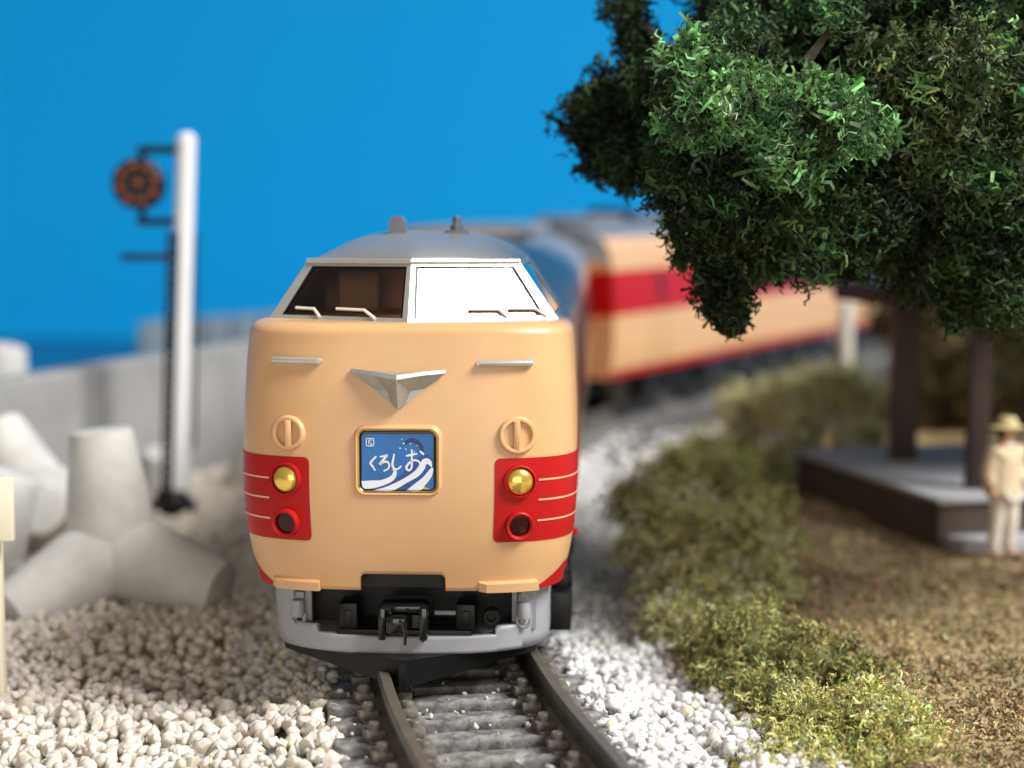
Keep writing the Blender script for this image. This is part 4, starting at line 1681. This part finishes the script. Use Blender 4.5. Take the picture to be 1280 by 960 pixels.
# ------- bushes
def bush(label, lumps, col, dens=13, size=0.68, group='olive foam bushes along the track', core='bush_core'):
    c0 = np.mean([l[0] for l in lumps], axis=0)
    b = thing('bush', label, 'bush', (c0[0], c0[1], -4.0), 0, group)
    PP, TT = [], []
    gc = G()
    for j, (c, r) in enumerate(lumps):
        P_ = blob_points(c, r, dens, 0.85, 0.38, 0.38, seed=c0[0] + j * 1.7)
        P_ = P_[P_[:, 2] > -5.0]
        tn = tones(len(P_), col, 0.42, 0.12)
        pat = np.array([noise.noise(Vector(p) * 0.55) + 0.5 * noise.noise(Vector(p) * 1.3) for p in P_])
        tn *= (1 + 0.8 * np.clip(pat, -0.8, 0.8))[:, None]
        PP.append(P_); TT.append(np.clip(tn, 0.01, 0.8))
        lumpy_core(gc, c, r * 0.72, 0.85, 0.38, seed=c0[0] + j * 1.7, sub=2)
    P_, T_ = np.concatenate(PP), np.concatenate(TT)
    o = scatter_mesh('foliage', TUFTS, P_, rng.uniform(0.6, 1.3, len(P_)) * size, T_, 'foliage', b)
    o['kind'] = 'stuff'
    oc = bpy.data.objects.new('foliage_core', mesh_data('foliage_core', gc, core, 180, b['_org']))
    link(oc, b); oc['kind'] = 'stuff'
    g = G()
    for c, r in lumps[:3]:
        g.tube([(c[0], c[1], -5.0), (c[0] + 0.4, c[1], c[2] - r * 0.3), (c[0], c[1], c[2] + r * 0.2)], [0.6, 0.4, 0.15], 6)
    part('stem', g, 'bark', b)


def L(px, py, d, rpx): return (at_d(px, py, d), rpx * d / FPX)


OLIVE, YEL, DKO = (0.82, 0.81, 0.32), (0.56, 0.56, 0.19), (0.33, 0.335, 0.125)
bush('nearest yellow green foam bush at the lower right', [L(1010, 925, 99, 70), L(1090, 925, 97, 85), L(1000, 975, 94, 80), L(1120, 985, 93, 90), L(1190, 955, 96, 50), L(1235, 985, 95, 45), L(950, 990, 95, 40)], YEL)
bush('small dark olive bush just behind the nearest yellow green one', [L(940, 810, 112, 66), L(905, 850, 110, 45), L(880, 815, 116, 40), L(985, 905, 103, 45), L(1010, 835, 109, 62), L(1075, 850, 107, 40), L(965, 880, 105, 55)], DKO)
bush('big light olive bush beside the white ballast', [L(845, 650, 140, 62), L(905, 690, 136, 75), L(950, 740, 132, 55), L(860, 740, 128, 58), L(840, 775, 122, 40), L(900, 770, 125, 55), L(800, 625, 146, 42), L(795, 690, 136, 30)], OLIVE)
bush('low dark bush between the big olive bush and the platform', [L(850, 585, 172, 40), L(885, 565, 182, 34), L(925, 562, 188, 32), L(955, 585, 178, 34), L(905, 600, 168, 45), L(950, 640, 160, 42), L(990, 690, 150, 26)], DKO, dens=10, size=0.75)
bush('yellowish bush in front of the second car and the white stake', [L(935, 515, 205, 38), L(985, 500, 200, 44), L(1045, 490, 200, 44), L(1085, 510, 198, 38), L(1000, 540, 192, 38), L(1080, 548, 190, 30)], (0.72, 0.70, 0.31), dens=7, size=0.95)

# turf on the earth bank
n = 60000
x = rng.uniform(9, 75, n); y = -30 + 190 * rng.uniform(0, 1, n) ** 1.6
ok = x > hedge_x(y) + 1
x, y = x[ok], y[ok]
pos = np.stack([x, y, np.array([earth_z(a, b) for a, b in zip(x, y)]) + 0.1], 1)
px_, py_, zf_ = project(pos)
ok = (px_ > 700) & (px_ < 1340) & (py_ < 1010)
pos = pos[ok]
tn = tones(len(pos), (0.41, 0.305, 0.165), 0.32, 0.06)
pat = np.array([noise.noise(Vector(p) * 0.16) for p in pos])
tn *= (1 + 0.6 * pat)[:, None]
gr = rng.uniform(0, 1, len(pos)) < 0.10 + 0.2 * (pat > 0.25)
tn[gr] = tones(int(gr.sum()), (0.25, 0.22, 0.09), 0.3)
o = scatter_mesh('ground_cover', FINE, pos, rng.uniform(0.5, 1.2, len(pos)) * 0.8, np.clip(tn, 0.01, 0.8), 'turf')
tag(o, 'brown dry turf covering the earth right of the bushes', kind='stuff')

# white stake behind the yellowish bush
wb = at_d(1055, 560, 218); wt = at_d(1056, 378, 218)
o = part('stake', G().tube([(wb[0], wb[1], -4.5), (wb[0], wb[1], wt[2] - 0.4), (wt[0], wt[1], wt[2])], [0.95, 0.95, 0.7], 12), 'stake_grey')
tag(o, 'short white stake standing before the second train car', 'stake')

# ------- shelter on a raised platform
PZ = 2.2
cn = at_z(1172, 624, PZ); cf = at_z(992, 562, PZ)
u = (cf - cn); u[2] = 0; u /= np.linalg.norm(u)
vv = np.array([u[1], -u[0], 0.0])                      # to the right
Lf = np.linalg.norm((cf - cn)[:2])
sh = thing('shelter', 'dark wooden shelter with posts on a grey raised platform', 'shelter', (cn[0], cn[1], -4.0))


def sbox(a0, a1, b0, b1, z0, z1):
    """a along the platform's left edge, b to the right"""
    g = G()
    c = [(a, b) for b in (b0, b1) for a in (a0, a1)]
    v = [tuple(cn * np.array([1, 1, 0]) + u * a + vv * b + np.array([0, 0, z])) for z in (z0, z1) for a, b in c]
    return g.add(v, [(0, 2, 3, 1), (4, 5, 7, 6), (0, 1, 5, 4), (2, 6, 7, 3), (0, 4, 6, 2), (1, 3, 7, 5)])


WB = 46.0
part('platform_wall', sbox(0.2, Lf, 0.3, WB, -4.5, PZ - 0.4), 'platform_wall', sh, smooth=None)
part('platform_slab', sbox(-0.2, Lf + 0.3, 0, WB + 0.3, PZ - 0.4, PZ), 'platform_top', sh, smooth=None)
part('step', sbox(-3.2, 0.15, 1.0, WB - 6, -4.5, -1.2), 'platform_top', sh, smooth=None)
for px_, py_, wd in ((1128, 574, 1.25), (1220, 610, 0.95)):
    b = at_z(px_, py_, PZ)
    g = G().box(b[0] - wd, b[0] + wd, b[1] - wd, b[1] + wd, PZ, 18.5, bev=0.1)
    part('post', g, 'shelter_wood', sh)
for a, b in ((Lf - 3, 42), (3, 42)):
    p = cn + u * a + vv * b
    part('post', G().box(p[0] - 1, p[0] + 1, p[1] - 1, p[1] + 1, PZ, 18.5, bev=0.1), 'shelter_wood', sh)
part('beam', sbox(-2, Lf + 2, 5.2, 7.4, 18.5, 20.0), 'shelter_wood', sh, smooth=None)
part('beam', sbox(-2, Lf + 2, WB - 4, WB - 2, 18.5, 20.0), 'shelter_wood', sh, smooth=None)
g = G()
rp = [(2.5, 20.0), (WB / 2, 27.0), (WB, 20.0), (WB, 20.8), (WB / 2, 28.0), (2.5, 20.8)]
v = [tuple(cn * np.array([1, 1, 0]) + u * a + vv * b + np.array([0, 0, z])) for a in (-4, Lf + 4) for b, z in rp]
n = len(rp)
g.add(v, [tuple(range(n)), tuple(range(2 * n - 1, n - 1, -1))] + [(i, (i + 1) % n, (i + 1) % n + n, i + n) for i in range(n)])
part('roof', g, 'shelter_wood', sh, smooth=None)
part('bench', sbox(Lf * 0.3, Lf * 0.8, 30, 34, PZ, PZ + 3), 'shelter_wood', sh, smooth=None)
bush('tall dark brown bush in the shade behind the shelter', [(np.array([66, 140, 4]), 10.0), (np.array([78, 140, 9]), 11.0), (np.array([92, 132, 8]), 12.0), (np.array([70, 150, 10]), 8.0), (np.array([84, 112, 2]), 9.0), (np.array([61, 152, 12]), 7.0)], (0.085, 0.068, 0.03), dens=3, size=1.6, core='core')


# ------- person in straw hat
pd_ = 146.0
fp = at_d(1253, 702, pd_)
fp[2] = earth_z(fp[0], fp[1]) + 0.1
per = thing('person', 'small figure in tan coat, white trousers and straw hat by the platform', 'person', fp, math.radians(35))
per.scale = (1.28, 1.28, 1.1)


def skin_figure(name, verts, edges, radii, m, root=0):
    me = bpy.data.meshes.new(name)
    me.from_pydata([tuple(c * K for c in v) for v in verts], edges, [])
    bm = bmesh.new(); bm.from_mesh(me)
    lay = bm.verts.layers.skin.verify()
    bm.verts.ensure_lookup_table()
    for i, r in enumerate(radii):
        bm.verts[i][lay].radius = (r[0] * K, r[1] * K)
        bm.verts[i][lay].use_root = (i == root)
    bm.to_mesh(me); bm.free()
    me.materials.append(MATS[m])
    o = link(bpy.data.objects.new(name, me), per)
    o.modifiers.new('skin', 'SKIN').use_smooth_shade = True
    md = o.modifiers.new('sub', 'SUBSURF'); md.levels = md.render_levels = 2
    return o


# 11.3 mm tall, facing -y locally, weight on the left leg, right hand in front
bv = [(0, 0, 5.7), (0, 0, 6.6), (0, 0.05, 7.8), (0, 0, 9.0), (0, -0.05, 9.5), (0, -0.15, 10.2), (0, -0.1, 10.8),
      (0.55, 0, 5.3), (0.62, -0.15, 3.0), (0.65, 0.1, 0.5), (0.7, -0.7, 0.25),
      (-0.55, 0, 5.3), (-0.65, 0.1, 3.0), (-0.75, 0.3, 0.5), (-0.8, -0.5, 0.25),
      (1.15, 0, 8.7), (1.45, 0.15, 7.1), (1.2, -0.85, 6.0), (1.05, -1.25, 5.8),
      (-1.15, 0, 8.7), (-1.5, 0.2, 7.1), (-1.5, -0.2, 5.7), (-1.5, -0.35, 5.2)]
be = [(0, 1), (1, 2), (2, 3), (3, 4), (4, 5), (5, 6), (0, 7), (7, 8), (8, 9), (9, 10), (0, 11), (11, 12), (12, 13), (13, 14),
      (3, 15), (15, 16), (16, 17), (17, 18), (3, 19), (19, 20), (20, 21), (21, 22)]
br = [(0.9, 0.65), (0.85, 0.6), (0.95, 0.62), (0.8, 0.5), (0.35, 0.35), (0.58, 0.66), (0.5, 0.58),
      (0.6, 0.6), (0.42, 0.45), (0.28, 0.3), (0.26, 0.2), (0.6, 0.6), (0.42, 0.45), (0.28, 0.3), (0.26, 0.2),
      (0.4, 0.4), (0.32, 0.32), (0.24, 0.24), (0.2, 0.24), (0.4, 0.4), (0.32, 0.32), (0.24, 0.24), (0.2, 0.24)]
skin_figure('body', bv, be, br, 'skin')
cv = [(0, 0, 4.9), (0, 0, 6.5), (0, 0.05, 7.8), (0, 0, 8.95), (1.15, 0, 8.7), (1.5, 0.15, 7.1), (1.22, -0.8, 6.1), (-1.15, 0, 8.7), (-1.55, 0.2, 7.1), (-1.52, -0.18, 5.8)]
ce = [(0, 1), (1, 2), (2, 3), (3, 4), (4, 5), (5, 6), (3, 7), (7, 8), (8, 9)]
cr = [(1.6, 1.2), (1.4, 1.0), (1.4, 0.95), (1.0, 0.7), (0.65, 0.65), (0.56, 0.56), (0.44, 0.44), (0.65, 0.65), (0.56, 0.56), (0.44, 0.44)]
skin_figure('coat', cv, ce, cr, 'coat_tan', 1)
tv = [(0, 0, 5.6), (0.55, 0, 5.1), (0.62, -0.15, 3.0), (0.65, 0.1, 0.55), (-0.55, 0, 5.1), (-0.65, 0.1, 3.0), (-0.75, 0.3, 0.55)]
te = [(0, 1), (1, 2), (2, 3), (0, 4), (4, 5), (5, 6)]
tr = [(0.98, 0.72), (0.68, 0.68), (0.52, 0.55), (0.42, 0.45), (0.68, 0.68), (0.52, 0.55), (0.42, 0.45)]
skin_figure('trousers', tv, te, tr, 'trouser_white')
g = G().lathe([(1.15, 10.55), (1.2, 10.62), (0.72, 10.78), (0.66, 11.2), (0.5, 11.42), (0.1, 11.48)], (0, -0.1, 0), 'z', 20)
part('straw_hat', g, 'straw', per, local=True)
g = G().lathe([(0.3, 9.35), (0.56, 9.9), (0.62, 10.35), (0.6, 10.6)], (0, 0.06, 0), 'z', 14)
part('hair', g, 'hair', per, local=True)
for sx, sy in ((0.68, -0.25), (-0.78, 0.02)):
    part('shoe', G().box(sx - 0.3, sx + 0.3, sy - 0.75, sy + 0.4, 0, 0.42, bev=0.12), 'shoe', per, local=True)
part('scarf', G().lathe([(0.55, 8.9), (0.66, 9.15), (0.5, 9.4)], (0, 0, 0), 'z', 14), 'trouser_white', per, local=True)

for o in list(bpy.data.objects):
    if '_org' in o:
        del o['_org']
